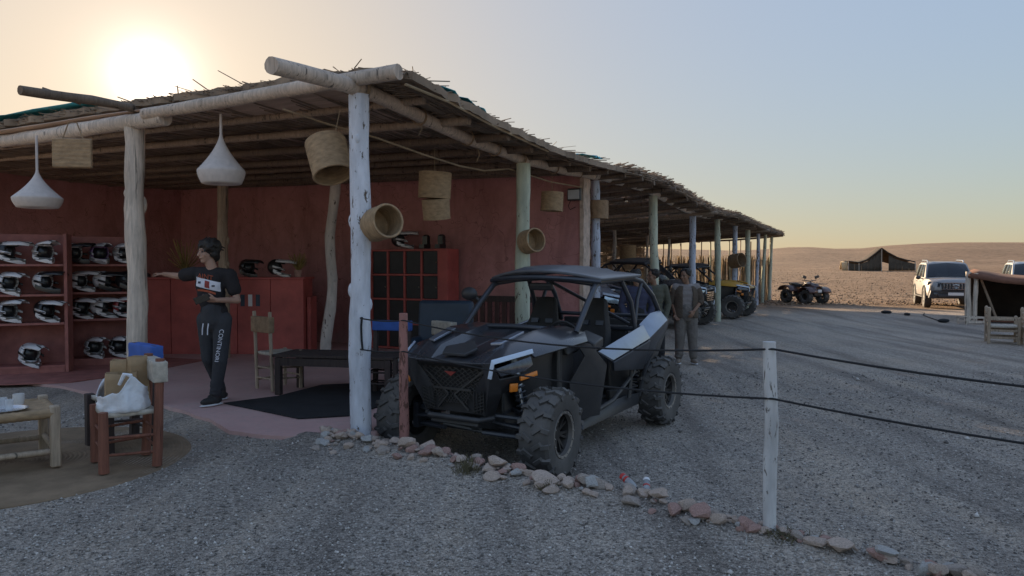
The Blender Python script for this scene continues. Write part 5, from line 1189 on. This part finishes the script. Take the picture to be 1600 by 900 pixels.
V, F = sticks(P0, P1, rad, 3); t = empty('dried_plant', (-3.72, 12.8, FL+1.317), 0, 'dried yellowish plant in a pot on the end of the red counter', 'plant'); fast('stalks', V, F, 'dry_leaf', parent=t); mb = MB(); mb.lathe([(.001, 0), (.05, 0), (.07, .12), (.06, .12), (.045, .01), (.001, .01)], 14); mb.build('pot', 'rock_pink', t)
P0, P1, rad = [], [], []
for k in range(50): P0.append((0, 0, .1)); P1.append((rnd(-.3, .3), rnd(-.1, .1), rnd(.2, .7))); rad.append(.007)
V, F = sticks(P0, P1, rad, 3); t = empty('dried_plant', (-5.7, 12.85, FL+1.317), 0, 'dried plant on the counter left of the man in the black shirt', 'plant'); fast('stalks', V, F, 'dry_leaf', parent=t); mb = MB(); mb.lathe([(.001, 0), (.05, 0), (.07, .12), (.06, .12), (.045, .01), (.001, .01)], 14); mb.build('pot', 'rock_pink', t)

# ------------------------------------------------------------------ lamps and baskets
def pendant(x, y, zbot, rad_, hh, ztop, label):
    t = empty('pendant_lamp', (x, y, zbot), 0, label, 'lamp', 'white pendant lamps'); prof = []
    for k in range(40):
        u_ = k/39
        if u_ < .25: r_ = rad_*(.82+.18*math.sin(u_/.25*math.pi/2))
        else: q = (u_-.25)/.75; r_ = rad_*((1-q)**1.55*.97+.045)
        prof.append((r_*(1+.012*(k % 2)), hh*(.02+.98*u_)))
    mb = MB(); mb.lathe([(.02, .01)]+prof, 28); mb.build('shade', 'paper_shade', t, solid=.006, smooth=60)
    mb = MB(); mb.tube([(0, 0, hh*.95), (0, 0, ztop-zbot)], .014, 6); mb.build('cord', 'paper_shade', t)
pendant(-5.3, 8.25, 2.19, .245, .42, 3.0, 'white cone lamp hanging at the left edge, the lower of the two')
pendant(-2.98, 7.58, 2.38, .23, .52, 3.1, 'white cone lamp hanging above the man, the higher of the two')
def basket(r, h, label, loc_, rot=(0, 0, 0), cord=None, m='wicker', taper=1.0, bottom=True, inner=True):
    t = empty('basket', loc_, 0, label, 'basket', 'woven baskets hung as decoration'); t.rotation_euler = rot
    n_ = max(6, int(h/.028)); prof = []
    for k in range(n_*2+1): u_ = k/(n_*2); prof.append((r*(1+(taper-1)*u_)*(1+(.022 if k % 2 else 0)), h*(u_-.5)))
    pin = [(q*.93, z) for q, z in reversed(prof)]
    if bottom: pr = [(.001, -h/2)]+prof+pin[:-1]+[(r*.9, -h/2+.015), (.001, -h/2+.015)]
    else: pr = prof+pin+[prof[0]]
    mb = MB(); mb.lathe(pr, 26); mb.build('weave', m, t, smooth=50)
    mb = MB(); mb.tube([(r*taper*.97*math.cos(a), r*taper*.97*math.sin(a), h/2) for a in [2*math.pi*i/26 for i in range(26)]], .013, 6, closed=True); mb.build('rim', m, t, smooth=60)
    mb = MB(); mb.bar((r*1.02, 0, -h/2), (r*taper*1.03, 0, h/2), .03, .012, up=(1, 0, 0)); mb.build('seam', 'wicker_dark', t)
    if cord:
        mb = MB(); inv_ = (Matrix.Translation(loc_) @ Matrix.Rotation(rot[2], 4, 'Z') @ Matrix.Rotation(rot[1], 4, 'Y') @ Matrix.Rotation(rot[0], 4, 'X')).inverted(); q0 = inv_ @ Vector(cord[0]); q1 = inv_ @ Vector(cord[1])
        mb.tube([q0, q1], .004, 5); mb.build('cord', 'jute', t)
    return t
basket(.19, .36, 'large tilted straw basket hanging left of the thick white post', (-1.72, 6.95, 2.56), (R(180-24), R(-12), R(15)), ((-1.68, 6.95, 2.7), (-1.6, 6.9, 3.0)), taper=.96)
basket(.15, .26, 'round basket fixed sideways to the thick white post', (-1.18, 6.62, 1.93), (R(83), 0, R(40)))
basket(.19, .3, 'upper basket of the pair hung from the ceiling beside the white post', (-.92, 8.8, 2.5), (R(3), R(2), .4), ((-.92, 8.8, 2.6), (-.92, 8.8, 2.95)))
basket(.165, .23, 'lower basket of the pair hung from the ceiling beside the white post', (-.9, 8.76, 2.225), (R(180), R(-9), 1.2), taper=.96)
p = wor(.14, 3.42); basket(.155, .2, 'small basket fixed sideways to the pale green post behind the buggy', (p.x+.02, p.y-.05, 1.87), (R(82), 0, R(38)))
basket(.16, .27, 'straw drum hanging on a string left of the floodlight', (.59, 10.9, 2.5), (R(180), R(3), 0), ((.59, 10.9, 2.6), (.59, 10.9, 2.9)))
p = wor(0, 6.6); basket(.17, .3, 'straw drum threaded round the white post by the wall corner', (p.x, p.y, 2.5), (0, 0, 0), bottom=False, m='wicker_dark')
p = wor(-.1, 21.25); basket(.25, .42, 'basket fixed sideways to a post far down the shed', (p.x+.15, p.y-.1, 1.72), (R(82), 0, R(35)), m='wicker_dark')
p = wor(-2.6, 17.0); basket(.25, .46, 'pale straw drum hanging deep inside the shed', (p.x, p.y, 1.95), (R(180), 0, 0), ((p.x, p.y, 2.1), (p.x, p.y, 2.7)))
# flat square straw hanging on the log post
t = empty('straw_panel', (-4.58, 7.72, 2.72), R(8), 'square straw bag hanging beside the bare log post', 'bag'); rows = []
mb = MB(); mb.grid([[(-.19+.38*i/14, -.02+.006*(j % 2), -.15+.3*j/14) for i in range(15)] for j in range(15)]); mb.build('weave', 'wicker', t, solid=.05, bevel=.01)
mb = MB(); mb.tube([(-.1, 0, .15), (-.04, 0, .32), (.04, 0, .32), (.1, 0, .15)], .007, 5); mb.build('handle', 'jute', t)
# floodlight on the wall corner
p = wor(-.2, 5.98); t = empty('floodlight', (p.x, p.y, 2.72), BR+R(-4), 'small square floodlight on the corner of the red wall', 'lamp')
mb = MB(); mb.box((0, 0, 0), (.24, .05, .2)); mb.build('housing', 'plastic_black', t, bevel=.01); mb = MB(); mb.box((0, -.03, 0), (.2, .012, .15)); mb.build('lens', 'lamp_face', t); mb = MB(); mb.tube([(-.08, .02, -.1), (-.13, .04, -.18), (-.1, .05, -.24), (.0, .05, -.2)], .006, 5); mb.build('cable', 'rope', t)
# bottles thrown on the rocks
def bottle(x, y, rz, pitch, redk, label):
    t = empty('bottle', (x, y, gz(x, y)+.06), rz, label, 'bottle', 'plastic bottles on the rocks'); t.rotation_euler = (0, pitch, rz); t.scale = (.66,)*3
    rot = Matrix.Rotation(math.pi/2, 3, 'Y')
    mb = MB(); mb.lathe([(.001, -.11), (.03, -.11), (.036, -.1), (.036, -.06), (.034, -.04), (.036, -.02), (.036, .04), (.028, .08), (.014, .1), (.013, .115)], 18, rot=rot); mb.build('body', 'bottle', t)
    mb = MB(); mb.lathe([(.0372, -.055 if redk else -.01), (.0372, -.03 if redk else .01)], 18, rot=rot); mb.build('label_band', 'cola_red', t, solid=.001)
    mb = MB(); mb.lathe([(.001, .13), (.016, .13), (.016, .108), (.001, .108)], 12, rot=rot); mb.build('cap', 'cap_black', t)
    mb = MB(); mb.lathe([(.001, -.112), (.033, -.112), (.037, -.1), (.037, -.075)], 18, rot=rot); mb.build('base_band', 'cola_red' if redk else 'label_white', t)
bottle(.79, 4.92, R(-52), R(22), True, 'plastic bottle with red end on the rocks, left of the two'); bottle(.9, 4.88, R(-100), R(24), False, 'clear plastic bottle with black cap towards the camera, right of the two')
# ------------------------------------------------------------------ people
def hand(mb, wrist, dirn, palm_n, size=1.0, curl=.5, thumb=1):
    w_, d, n_ = Vector(wrist), Vector(dirn).normalized(), Vector(palm_n).normalized(); s_ = d.cross(n_).normalized(); n_ = s_.cross(d)
    k = size
    mb.ball(w_+d*.05*k, .045*k, 10, 8, (1, 1, 1)) if False else None
    for j in range(4): mb.cap(w_+s_*(j-1.5)*.014*k+d*.01*k, w_+s_*(j-1.5)*.0195*k+d*.085*k, .014*k, .0125*k, 8)
    for j, L in enumerate((.07, .08, .075, .058)):
        b0 = w_+s_*(j-1.5)*.0205*k+d*.085*k; d1 = (d*math.cos(curl*.6)+n_*math.sin(curl*.6)); d2 = (d*math.cos(curl*1.5)+n_*math.sin(curl*1.5))
        m1 = b0+d1*L*.5*k; mb.cap(b0, m1, .0098*k, .009*k, 8); mb.cap(m1, m1+d2*L*.5*k, .009*k, .0075*k, 8)
    b0 = w_+s_*thumb*-.024*k+d*.025*k; d1 = (d*.7-s_*thumb*.7+n_*.35).normalized(); m1 = b0+d1*.045*k; mb.cap(b0, m1, .0125*k, .0105*k, 8); mb.cap(m1, m1+(d*.9-s_*thumb*.2+n_*.4).normalized()*.035*k, .0105*k, .0085*k, 8)
def face(mb, c, f, up=Vector((0, 0, 1)), k=1.0):
    """head volume looking along f; returns frame"""
    f = Vector(f).normalized(); s_ = f.cross(up).normalized(); u = s_.cross(f)
    rot = Matrix((s_, f, u)).transposed()
    c = Vector(c)
    mb.ball(c+u*.035*k-f*.012*k, .1*k, 16, 12, (.76, .96, .88), rot)
    mb.ball(c-u*.03*k+f*.025*k, .085*k, 14, 10, (.74, .78, 1.0), rot)
    mb.ball(c-u*.088*k+f*.06*k, .03*k, 10, 8, (1.1, .9, .8), rot)
    mb.cap(c+u*.02*k+f*.088*k, c-u*.022*k+f*.112*k, .010*k, .015*k, 8)
    for q in (-1, 1): mb.ball(c+s_*q*.078*k-f*.005*k-u*.005*k, .026*k, 8, 6, (.35, .8, 1.2), rot); mb.ball(c+s_*q*.034*k+f*.078*k+u*.03*k, .016*k, 8, 6, (1.5, .6, .5), rot); mb.ball(c+s_*q*.042*k+f*.06*k-u*.02*k, .03*k, 8, 6, (.8, .8, 1), rot)
    mb.cap(c-u*.052*k+f*.094*k-s_*.018*k, c-u*.052*k+f*.094*k+s_*.018*k, .0085*k, .0085*k, 8)
    return c, f, s_, u
def eyes(parent, fr, k=1.0):
    c, f, s_, u = fr
    for q in (-1, 1):
        mb = MB(); mb.ball(c+s_*q*.033*k+f*.083*k+u*.012*k, .008*k, 10, 8); mb.build('eye', 'print_dark', parent)
        mb = MB(); mb.cap(c+s_*q*.018*k+f*.097*k+u*.033*k, c+s_*q*.05*k+f*.082*k+u*.036*k, .0035*k, .0028*k, 6); mb.build('eyebrow', 'hair', parent)
def shoe(parent, ankle, dirn, m, sole='label_white'):
    a, d = Vector(ankle), Vector(dirn).normalized(); s_ = d.cross(Vector((0, 0, 1)))
    rot = Matrix((s_, d, Vector((0, 0, 1)))).transposed(); mb = MB(); z0 = .035
    base = Vector((a.x, a.y, 0))
    mb.ball(base+d*.05+Vector((0, 0, z0+.02)), .05, 14, 8, (.95, 2.7, .95), rot); mb.cap(base+Vector((0, 0, .05)), a+Vector((0, 0, .03)), .05, .046, 10)
    o = mb.build('shoe', m, parent, remesh=.008); mb = MB(); mb.ball(base+d*.05+Vector((0, 0, .016)), .05, 16, 6, (1.02, 2.8, .32), rot); mb.build('sole', sole, o); return o
def person(label, x, y, z, J, skin, topm, legm, shoem, look, sleeve='short', hairk=1, fat=1.0, extra=None):
    t = empty('person', (x, y, z), 0, label, 'person'); v = {k: Vector(p) for k, p in J.items()}
    b = MB(); up = Vector((0, 0, 1))
    # body
    b.cap(v['pelvis'], v['chest'], .085, .085); b.cap(v['chest'], v['neck'], .07, .055); b.cap(v['neck'], v['head']-Vector((0, 0, .05)), .056, .052)
    fr = face(b, v['head'], look)
    for s_ in ('l', 'r'):
        b.cap(v['neck']-up*.05, v['sh_'+s_], .045, .05); b.cap(v['sh_'+s_], v['el_'+s_], .048, .038); b.cap(v['el_'+s_], v['wr_'+s_], .039, .026)
        b.cap(v['hip_'+s_], v['kn_'+s_], .075, .05); b.cap(v['kn_'+s_], v['an_'+s_], .05, .035); fd = v['ft_'+s_].normalized(); b.cap(v['an_'+s_]-up*.04, v['an_'+s_]-up*.05+fd*.12, .035, .03)
        hd = J.get('hd_'+s_); hd = Vector(hd) if hd else (v['wr_'+s_]-v['el_'+s_]).normalized()
        hn = Vector(J.get('hn_'+s_, (0, -1, 0)))
        hand(b, v['wr_'+s_], hd, hn, 1.0, .55, 1 if s_ == 'l' else -1)
    body = b.build('body', skin, t, remesh=.0075); eyes(t, fr)
    # hair
    h = MB(); c, f, s2, u = fr; rot = Matrix((s2, f, u)).transposed()
    h.ball(c+u*.052-f*.035, .106*hairk, 16, 12, (.86, .95, .86), rot)
    if hairk > 1.02: [h.ball(c+s2*q*.07-f*.03-u*.02, .045, 8, 6) for q in (-1, 1)]; h.ball(c-f*.075-u*.05, .06, 10, 8); h.ball(c-f*.06-u*.005, .075*hairk, 12, 10, (1.05, .75, 1.0), rot)
    for k in range(110 if hairk > 1.02 else 50):
        a = rnd(-2.2, 2.2); e = rnd(-.35, 1.2); p = c+u*.05-f*.02+(s2*math.sin(a)*.083-f*math.cos(a)*.088)*hairk*math.cos(e*.8)+u*.08*math.sin(e)
        h.ball(p, rnd(.014, .032)*hairk, 6, 5)
    if hairk > 1.02:
        for k in range(12): a = -1.1+2.2*k/11; h.cap(c+u*.12+s2*.07*math.sin(a)+f*.04, c+u*rnd(.062, .088)+s2*.08*math.sin(a)+f*(.088*math.cos(a)), .018, .009, 7)
    if hairk > 1.02:
        for k in range(70):                   # loose locks standing off the head
            a = rnd(-2.6, 2.6); e = rnd(-.2, 1.3); d = (s2*math.sin(a)-f*math.cos(a))*math.cos(e)+u*math.sin(e)
            p0 = c+u*.05-f*.03+d*.085; p1 = p0+d*rnd(.02, .045)+Vector((rnd(-.03, .03), rnd(-.03, .03), rnd(-.05, .01))); h.cap(p0, p1, .016, .008, 6)
    h.build('hair', 'hair', t, remesh=.007); t.children[-1].modifiers['smooth'].iterations = 1
    # trousers
    q = MB(); q.cap(v['pelvis']-up*.02, v['pelvis']+up*.07, .15*fat, .145*fat)
    for s_ in ('l', 'r'):
        q.cap(v['hip_'+s_], v['kn_'+s_], .107*fat, .083*fat); an = v['an_'+s_]; q.cap(v['kn_'+s_], an+(v['kn_'+s_]-an)*.12, .083*fat, .062*fat)
        for k in range(4): pp = an+(v['kn_'+s_]-an)*(.12+.1*k); q.ball(pp+Vector((rnd(-.012, .012), -.012, 0)), .07*fat, 10, 8, (1, 1, .45))
    tr = q.build('trousers', legm, t, remesh=.011)
    # top
    g_ = MB(); mid = v['pelvis'].lerp(v['chest'], .5); ax = (v['sh_l']-v['sh_r']).normalized()
    for p_, hw, dp in ((v['pelvis']+up*.0, .155*fat, .115*fat), (v['pelvis']+up*.07, .155*fat, .115*fat), (mid, .15*fat, .11*fat), (mid.lerp(v['chest'], .5), .16*fat, .115*fat), (v['chest'], .17*fat, .12*fat), (v['chest']+up*.08, .165*fat, .105*fat)):
        g_.cap(p_-ax*(hw-dp), p_+ax*(hw-dp), dp, dp, 14)
    for s_ in ('l', 'r'):
        g_.cap(v['neck']-up*.055, v['sh_'+s_], .068, .072); e = v['el_'+s_]; sh_ = v['sh_'+s_]
        if sleeve == 'short': g_.cap(sh_, sh_.lerp(e, .58), .076, .076)
        else: g_.cap(sh_, e, .074, .06); g_.cap(e, e.lerp(v['wr_'+s_], .55 if sleeve == 'rolled' else .92), .06, .052)
    tp = g_.build('shirt', topm, t, remesh=.011)
    for s_ in ('l', 'r'): shoe(t, v['an_'+s_], v['ft_'+s_], shoem)
    return t, tp, tr, v
def wrap(txt, size, m, parent, target, place_, name='lettering', off=.006, sub=0):
    me = text_mesh(txt, size) if isinstance(txt, str) else txt
    for vv in me.vertices: vv.co = place_(vv.co.x, vv.co.y)
    me.materials.clear(); me.materials.append(MATS[m]); o = bpy.data.objects.new(name, me); COL.objects.link(o); o.parent = parent
    q = o.modifiers.new('wrap', 'SHRINKWRAP'); q.target = target; q.wrap_method = 'PROJECT'; q.use_project_y = True; q.use_positive_direction = True; q.use_negative_direction = True; q.offset = off
    return o
# man with the helmets
J = dict(pelvis=(.02, 0, .95), chest=(-.015, -.01, 1.3), neck=(0, -.005, 1.49), head=(-.035, -.02, 1.655), sh_r=(-.19, .02, 1.43), sh_l=(.185, .02, 1.41), el_r=(-.42, .12, 1.4), wr_r=(-.62, .22, 1.42), el_l=(.27, .0, 1.14), wr_l=(.13, -.2, 1.15),
         hip_r=(-.08, .02, .93), hip_l=(.11, 0, .93), kn_r=(-.07, .06, .5), kn_l=(.1, -.06, .49), an_r=(-.03, .3, .11), an_l=(.03, -.02, .09), ft_r=(-.5, -.8, 0), ft_l=(-.55, -.8, 0), hd_l=(-.95, -.3, .1), hn_l=(0, .7, .7), hd_r=(-.95, .2, .05), hn_r=(0, 0, -1))
m1, tp, tr, v = person('man in black printed t-shirt and grey joggers reaching towards the helmets', -3.24, 7.95, FL, J, 'skin_light', 'tee_black', 'jogger_grey', 'shoe_dark', (-.6, -.76, -.08), 'short', 1.16, .93)
def band_mesh(w_, h_, nx_=24, nz=6, skew=0):
    mb = MB(); mb.grid([[(-w_/2+w_*i/nx_, -h_/2+h_*j/nz, 0) for i in range(nx_+1)] for j in range(nz+1)]); return mb.mesh('band', None, 0)
wrap(band_mesh(.25, .1), 0, 'print_white', tp, tp, lambda x, y: Vector((x-.005, -.2, 1.315+y-.25*x)), 'print_band')
wrap(band_mesh(.05, .075, 6, 4), 0, 'print_red', tp, tp, lambda x, y: Vector((x-.005, -.2, 1.313+y-.25*x)), 'print_block', .009)
wrap(band_mesh(.035, .022, 4, 2), 0, 'print_dark', tp, tp, lambda x, y: Vector((x-.09, -.2, 1.335+y)), 'print_block', .009); wrap(band_mesh(.03, .018, 4, 2), 0, 'print_dark', tp, tp, lambda x, y: Vector((x+.06, -.2, 1.297+y)), 'print_block', .009)
wrap('AINT', .075, 'print_orange', tp, tp, lambda x, y: Vector((x-.03, -.2, 1.395+y-.18*x-.6*x*x)), 'lettering', .008)
wrap(band_mesh(.2, .022, 14, 2), 0, 'print_orange', tp, tp, lambda x, y: Vector((x-.02, -.2, 1.245+y-.2*x-1.2*x*x)), 'print_band', .007)
wrap('CONTINORI', .062, 'print_white', tr, tr, lambda x, y: Vector((.135+y*1.0-.14*(x+.15), -.3, .66-x)), 'lettering', .007)
for dx in (-.035, .02): mb = MB(); mb.tube([(dx, -.16, .9), (dx-.004, -.172, .84), (dx-.008, -.168, .78)], .006, 5); mb.build('drawstring', 'print_white', tr)
mb = MB(); mb.box((.0, -.27, 1.165), (.075, .012, .15), rz=.3, ry=1.2); o = mb.build('mobile_phone', 'phone', None, bevel=.004); o.location = (-3.24, 7.95, FL); tag(o, 'dark phone held in front of the printed t-shirt', 'phone')
# men by the shed
def stand(tw=0, lean=0): return None
J2 = dict(pelvis=(0, 0, .93), chest=(0, 0, 1.27), neck=(.01, 0, 1.44), head=(-.02, -.02, 1.6), sh_r=(-.19, .02, 1.4), sh_l=(.19, .0, 1.4), el_r=(-.25, .05, 1.14), wr_r=(-.2, -.06, .92), el_l=(.27, .0, 1.14), wr_l=(.1, -.2, .98),
          hip_r=(-.1, 0, .9), hip_l=(.1, 0, .9), kn_r=(-.11, -.02, .49), kn_l=(.12, -.02, .49), an_r=(-.12, .02, .09), an_l=(.14, .0, .09), ft_r=(-.3, -.95, 0), ft_l=(.15, -.95, 0), hd_l=(-.5, -.3, -.7), hn_l=(-.3, .6, 0))
gx, gy = 3.17, 13.4
m2, tp2, tr2, v2 = person('man in open brown jacket over grey t-shirt and baggy grey trousers', gx, gy, gz(gx, gy), J2, 'skin_brown', 'tee_grey', 'trouser_grey', 'shoe_tan', (-.75, -.65, -.1), 'short', 1.0, 1.12)
# the open jacket: two front halves and back, a shell round the shirt
jk = MB(); nr = 26; rings = []
for z, hw, dp in ((.84, .225, .165), (.95, .22, .165), (1.1, .22, .165), (1.25, .225, .165), (1.36, .22, .15), (1.43, .15, .12)):
    ring = []
    for k in range(nr):
        a = R(-90+24) + R(360-48)*k/(nr-1); ring.append((hw*math.cos(a)*(1+.03*noise.noise(Vector((k*.5, z*6, 0)))), dp*math.sin(a)*(1+.05*noise.noise(Vector((k*.6, z*5, 3))))+.005, z))
    rings.append(ring)
jk.grid(rings); jk.build('jacket', 'jacket_brown', m2, solid=.014, smooth=70, subd=1)
for s_ in ('l', 'r'):
    mb = MB(); e = Vector(J2['el_'+s_]); a0 = Vector(J2['sh_'+s_]); w0 = Vector(J2['wr_'+s_])
    mb.tube([a0+Vector((0, 0, .045)), a0.lerp(e, .3), a0.lerp(e, .7), e, e.lerp(w0, .3)], [.07, .088, .08, .074, .066], 12); mb.build('jacket_sleeve', 'jacket_brown', m2, subd=1)
gx, gy = 2.5, 13.0
J3 = dict(J2); J3.update(wr_l=(.2, -.05, .88), el_l=(.27, .02, 1.12), hd_l=(0, -.2, -1), hn_l=(-1, 0, 0), ft_r=(-.6, -.6, 0), ft_l=(-.4, -.9, 0))
person('man in olive jumper and black trousers standing behind the buggy', gx, gy, gz(gx, gy), J3, 'skin_brown', 'olive', 'dark_trouser', 'shoe_dark', (-.9, -.35, 0), 'long', 1.0, 1.08)
gx, gy = 2.12, 12.5
J4 = dict(J3); J4.update(hn_l=(-1, 0, 0), ft_r=(.2, .9, 0), ft_l=(.1, .9, 0))
person('man in dark navy top seen from behind, hidden by the buggy cage', gx, gy, gz(gx, gy), J4, 'skin_brown', 'navy_top', 'dark_trouser', 'shoe_dark', (.35, .9, 0), 'long', 1.02, 1.1)
p = Vector((1.75, 12.2, 0)); mb = MB(); mb.box((0, 0, .5), (.6, .35, .22)); mb.box((0, 0, .62), (.64, .39, .03)); o = mb.build('crate', 'rock_pink', None, bevel=.01); p = wor(-.75, 7.4); o.location = (p.x, p.y, .9); tag(o, 'pinkish box on the tail of the tan-roofed buggy', 'box')

# ------------------------------------------------------------------ far tent, small black tent and seats at the right
tx, ty = .496*112, 112.0
t = empty('nomad_tent', (tx, ty, gz(tx, ty)), R(-10), 'black pointed nomad tent far out on the sunlit plain', 'tent'); t.scale = (.93, .93, .97)
prof = [(-5.0, 1.55), (-3.4, 1.35), (-2.2, 1.75), (-.9, 2.75), (0, 3.55), (.9, 2.9), (2.4, 2.1), (3.8, 1.7), (5.0, 1.45)]
def ph(x): return interp(prof, x)
mb = MB(); rows = []
for dy, k in ((-2.2, .86), (-1.1, .97), (0, 1.04), (1.2, .95), (2.6, .55)): rows.append([(x, dy, ph(x)*k if dy > -2 else ph(x)-.12) for x in np.linspace(-5, 5, 41)])
mb.grid(rows); mb.build('roof_cloth', 'tent_black', t, solid=.05, smooth=60)
x = -5.0
while x < 4.9:
    w_ = 1.0
    if not (.2 < x+.5 < 1.0):
        mb = MB(); mb.grid([[(x+w_*i/6, -2.0+.06*math.sin(i*2.1), (ph(x+w_*i/6)-.35)*j/3) for i in range(7)] for j in range(4)]); mb.build('wall_panel', 'tent_panel', t, solid=.03, smooth=60)
    x += 1.02
mb = MB(); mb.grid([[(-5.1-.9*k, -2.2+.5*j, z) for j, z in ((0, 0), (.3, 1.3), (1.5, 1.4), (3, .2))] for k in (0, .4, 1)]); mb.build('side_flap', 'canvas', t, solid=.04)
for x in (-5, -3.4, 0, 5): mb = MB(); mb.tube([(x, -2.3, 0), (x, -2.2, ph(x)-.1)], .05, 6); mb.build('tent_pole', 'pole_pale', t)
mb = MB(); mb.tube([(x, -2.22, ph(x)-.08) for x in np.linspace(-5, 5, 41)], .09, 6); mb.build('roof_hem', 'tent_black', t)
# small black tent
x, y = 14.2, 22.9; z = gz(x, y)
t = empty('black_tent', (x, y, z), R(-37), 'low black goat-hair tent with brown edge at the right side of the yard', 'tent')
mb = MB(); pole(mb, (0, 0, -.2), (.0, 0, 1.55), .1, 9, 8, .03, .1, .8); pole(mb, (.18, .05, -.2), (.2, .02, 1.5), .07, 9, 6, .04, .1); mb.build('front_post', 'pole_pale', t, smooth=50)
mb = MB(); pole(mb, (.75, .5, 0), (.3, .3, 1.35), .04, 8, 5, .01, .04); mb.build('prop_pole', 'pole_bare', t)
hem = [(0, 1.5), (.8, 1.33), (1.8, 1.28), (3, 1.36), (4.2, 1.5), (5.5, 1.5)]
rows = []
for dy, dz in ((-.12, -.12), (-.05, .0), (.6, .07), (1.6, .12), (2.6, -.1), (3.6, -1.3)): rows.append([(xx, dy, interp(hem, xx)+dz+.03*noise.noise(Vector((xx, dy*2, 0)))) for xx in np.linspace(0, 5.5, 24)])
MB().grid(rows).build('roof_cloth', 'tent_brown', t, solid=.03, smooth=60)
mb = MB(); mb.grid([[(xx, 2.4+.08*math.sin(xx*3), zz) for xx in np.linspace(-.1, 5.5, 30)] for zz in (-.2, .6, 1.4)]); mb.build('back_cloth', 'tent_black', t, solid=.03, smooth=60)
mb = MB(); mb.grid([[(.0+.05*math.sin(yy*3), yy, zz) for yy in np.linspace(.2, 2.4, 10)] for zz in (-.2, .6, 1.45)]); mb.build('side_cloth', 'tent_black', t, solid=.03, smooth=60)
mb = MB(); mb.grid([[(xx, yy, .02) for xx in (.2, 2, 5)] for yy in (.0, 1.2, 2.3)]); mb.build('floor_cloth', 'tent_brown', t, solid=.02)
t = empty('wooden_crate', (13.75, 22.0, gz(13.75, 22.0)), R(5), 'small slatted wooden crate at the foot of the black tent post', 'crate')
for s_ in (-1, 1):
    for k in range(2): mb = MB(); mb.box((0, s_*.18, .08+.13*k), (.62, .02, .05)); mb.build('slat', 'pole_pale', t); mb = MB(); mb.box((s_*.3, 0, .08+.13*k), (.02, .36, .05)); mb.build('slat', 'pole_pale', t)
    for q in (-1, 1): mb = MB(); mb.box((s_*.29, q*.17, .12), (.04, .04, .24)); mb.build('corner_post', 'pole_pale', t)
def armchair(x, y, rz, label):
    t = empty('garden_chair', (x, y, gz(x, y)), rz, label, 'chair', 'pale carved wooden armchairs'); W, D = .62, .58
    for sx in (-1, 1):
        for sy, top in ((-1, .62), (1, .84)):
            mb = MB(); mb.tube([(sx*W/2, sy*D/2, 0), (sx*W/2, sy*D/2, top-.1), (sx*W/2, sy*D/2, top-.06), (sx*W/2, sy*D/2, top-.02), (sx*W/2, sy*D/2, top)], [.036, .036, .042, .034, .012], 9); mb.build('leg', 'chair_pale', t)
        for z in (.14, .3, .56): mb = MB(); mb.bar((sx*W/2, -D/2, z), (sx*W/2, D/2, z), .03, .05); mb.build('side_rail', 'chair_pale', t, bevel=.005)
    for z in (.14, .24, .34): mb = MB(); mb.bar((-W/2, -D/2, z), (W/2, -D/2, z), .03, .055); mb.build('front_rail', 'chair_pale', t, bevel=.005)
    for z in (.14, .5, .6, .7): mb = MB(); mb.bar((-W/2, D/2, z), (W/2, D/2, z), .03, .05); mb.build('back_rail', 'chair_pale', t, bevel=.005)
    mb = MB(); mb.grid([[(-W/2+W*i/8, -D/2+D*j/8, .39+.005*((i+j) % 2)) for i in range(9)] for j in range(9)]); mb.build('seat', 'jute_back', t, solid=.04)
armchair(11.35, 17.0, R(62), 'carved pale wooden armchair in front of the black tent, left of the two'); armchair(11.75, 16.35, R(62), 'carved pale wooden armchair cut off by the right edge of the picture')
# strap and bits dropped on the gravel
mb = MB(); x0, y0 = 15.0, 27.0
q = [(13.3, 22.6), (13.45, 23.3), (13.75, 24.2), (14.1, 25.2), (14.7, 26.2)]
mb.tube([(a_, b_, gz(a_, b_)+.02) for a_, b_ in q], .018, 5); tag(mb.build('strap', 'rope', None), 'dark strap lying on the gravel near the silver car', 'strap')
for k, (a_, b_, s_, lb) in enumerate(((13.25, 22.55, .13, 'black bundle at the near end of the strap'), (13.6, 25.3, .12, 'small black bundle on the gravel left of the strap'), (13.35, 26.2, .13, 'black bundle on the gravel farthest from the strap'))):
    mb = MB(); mb.ball((0, 0, s_*.4), s_, 10, 7, (1.5, .9, .5)); mb.ball((s_*.9, 0, s_*.3), s_*.5, 8, 6, (1.2, 1, .6)); mb.ball((-s_*.8, .05, s_*.25), s_*.45, 8, 6, (1.3, 1, .5))
    o = mb.build('bundle', 'rope', None, remesh=.03); o.location = (a_, b_, gz(a_, b_)); o.rotation_euler.z = k*1.3; tag(o, lb, 'bundle')
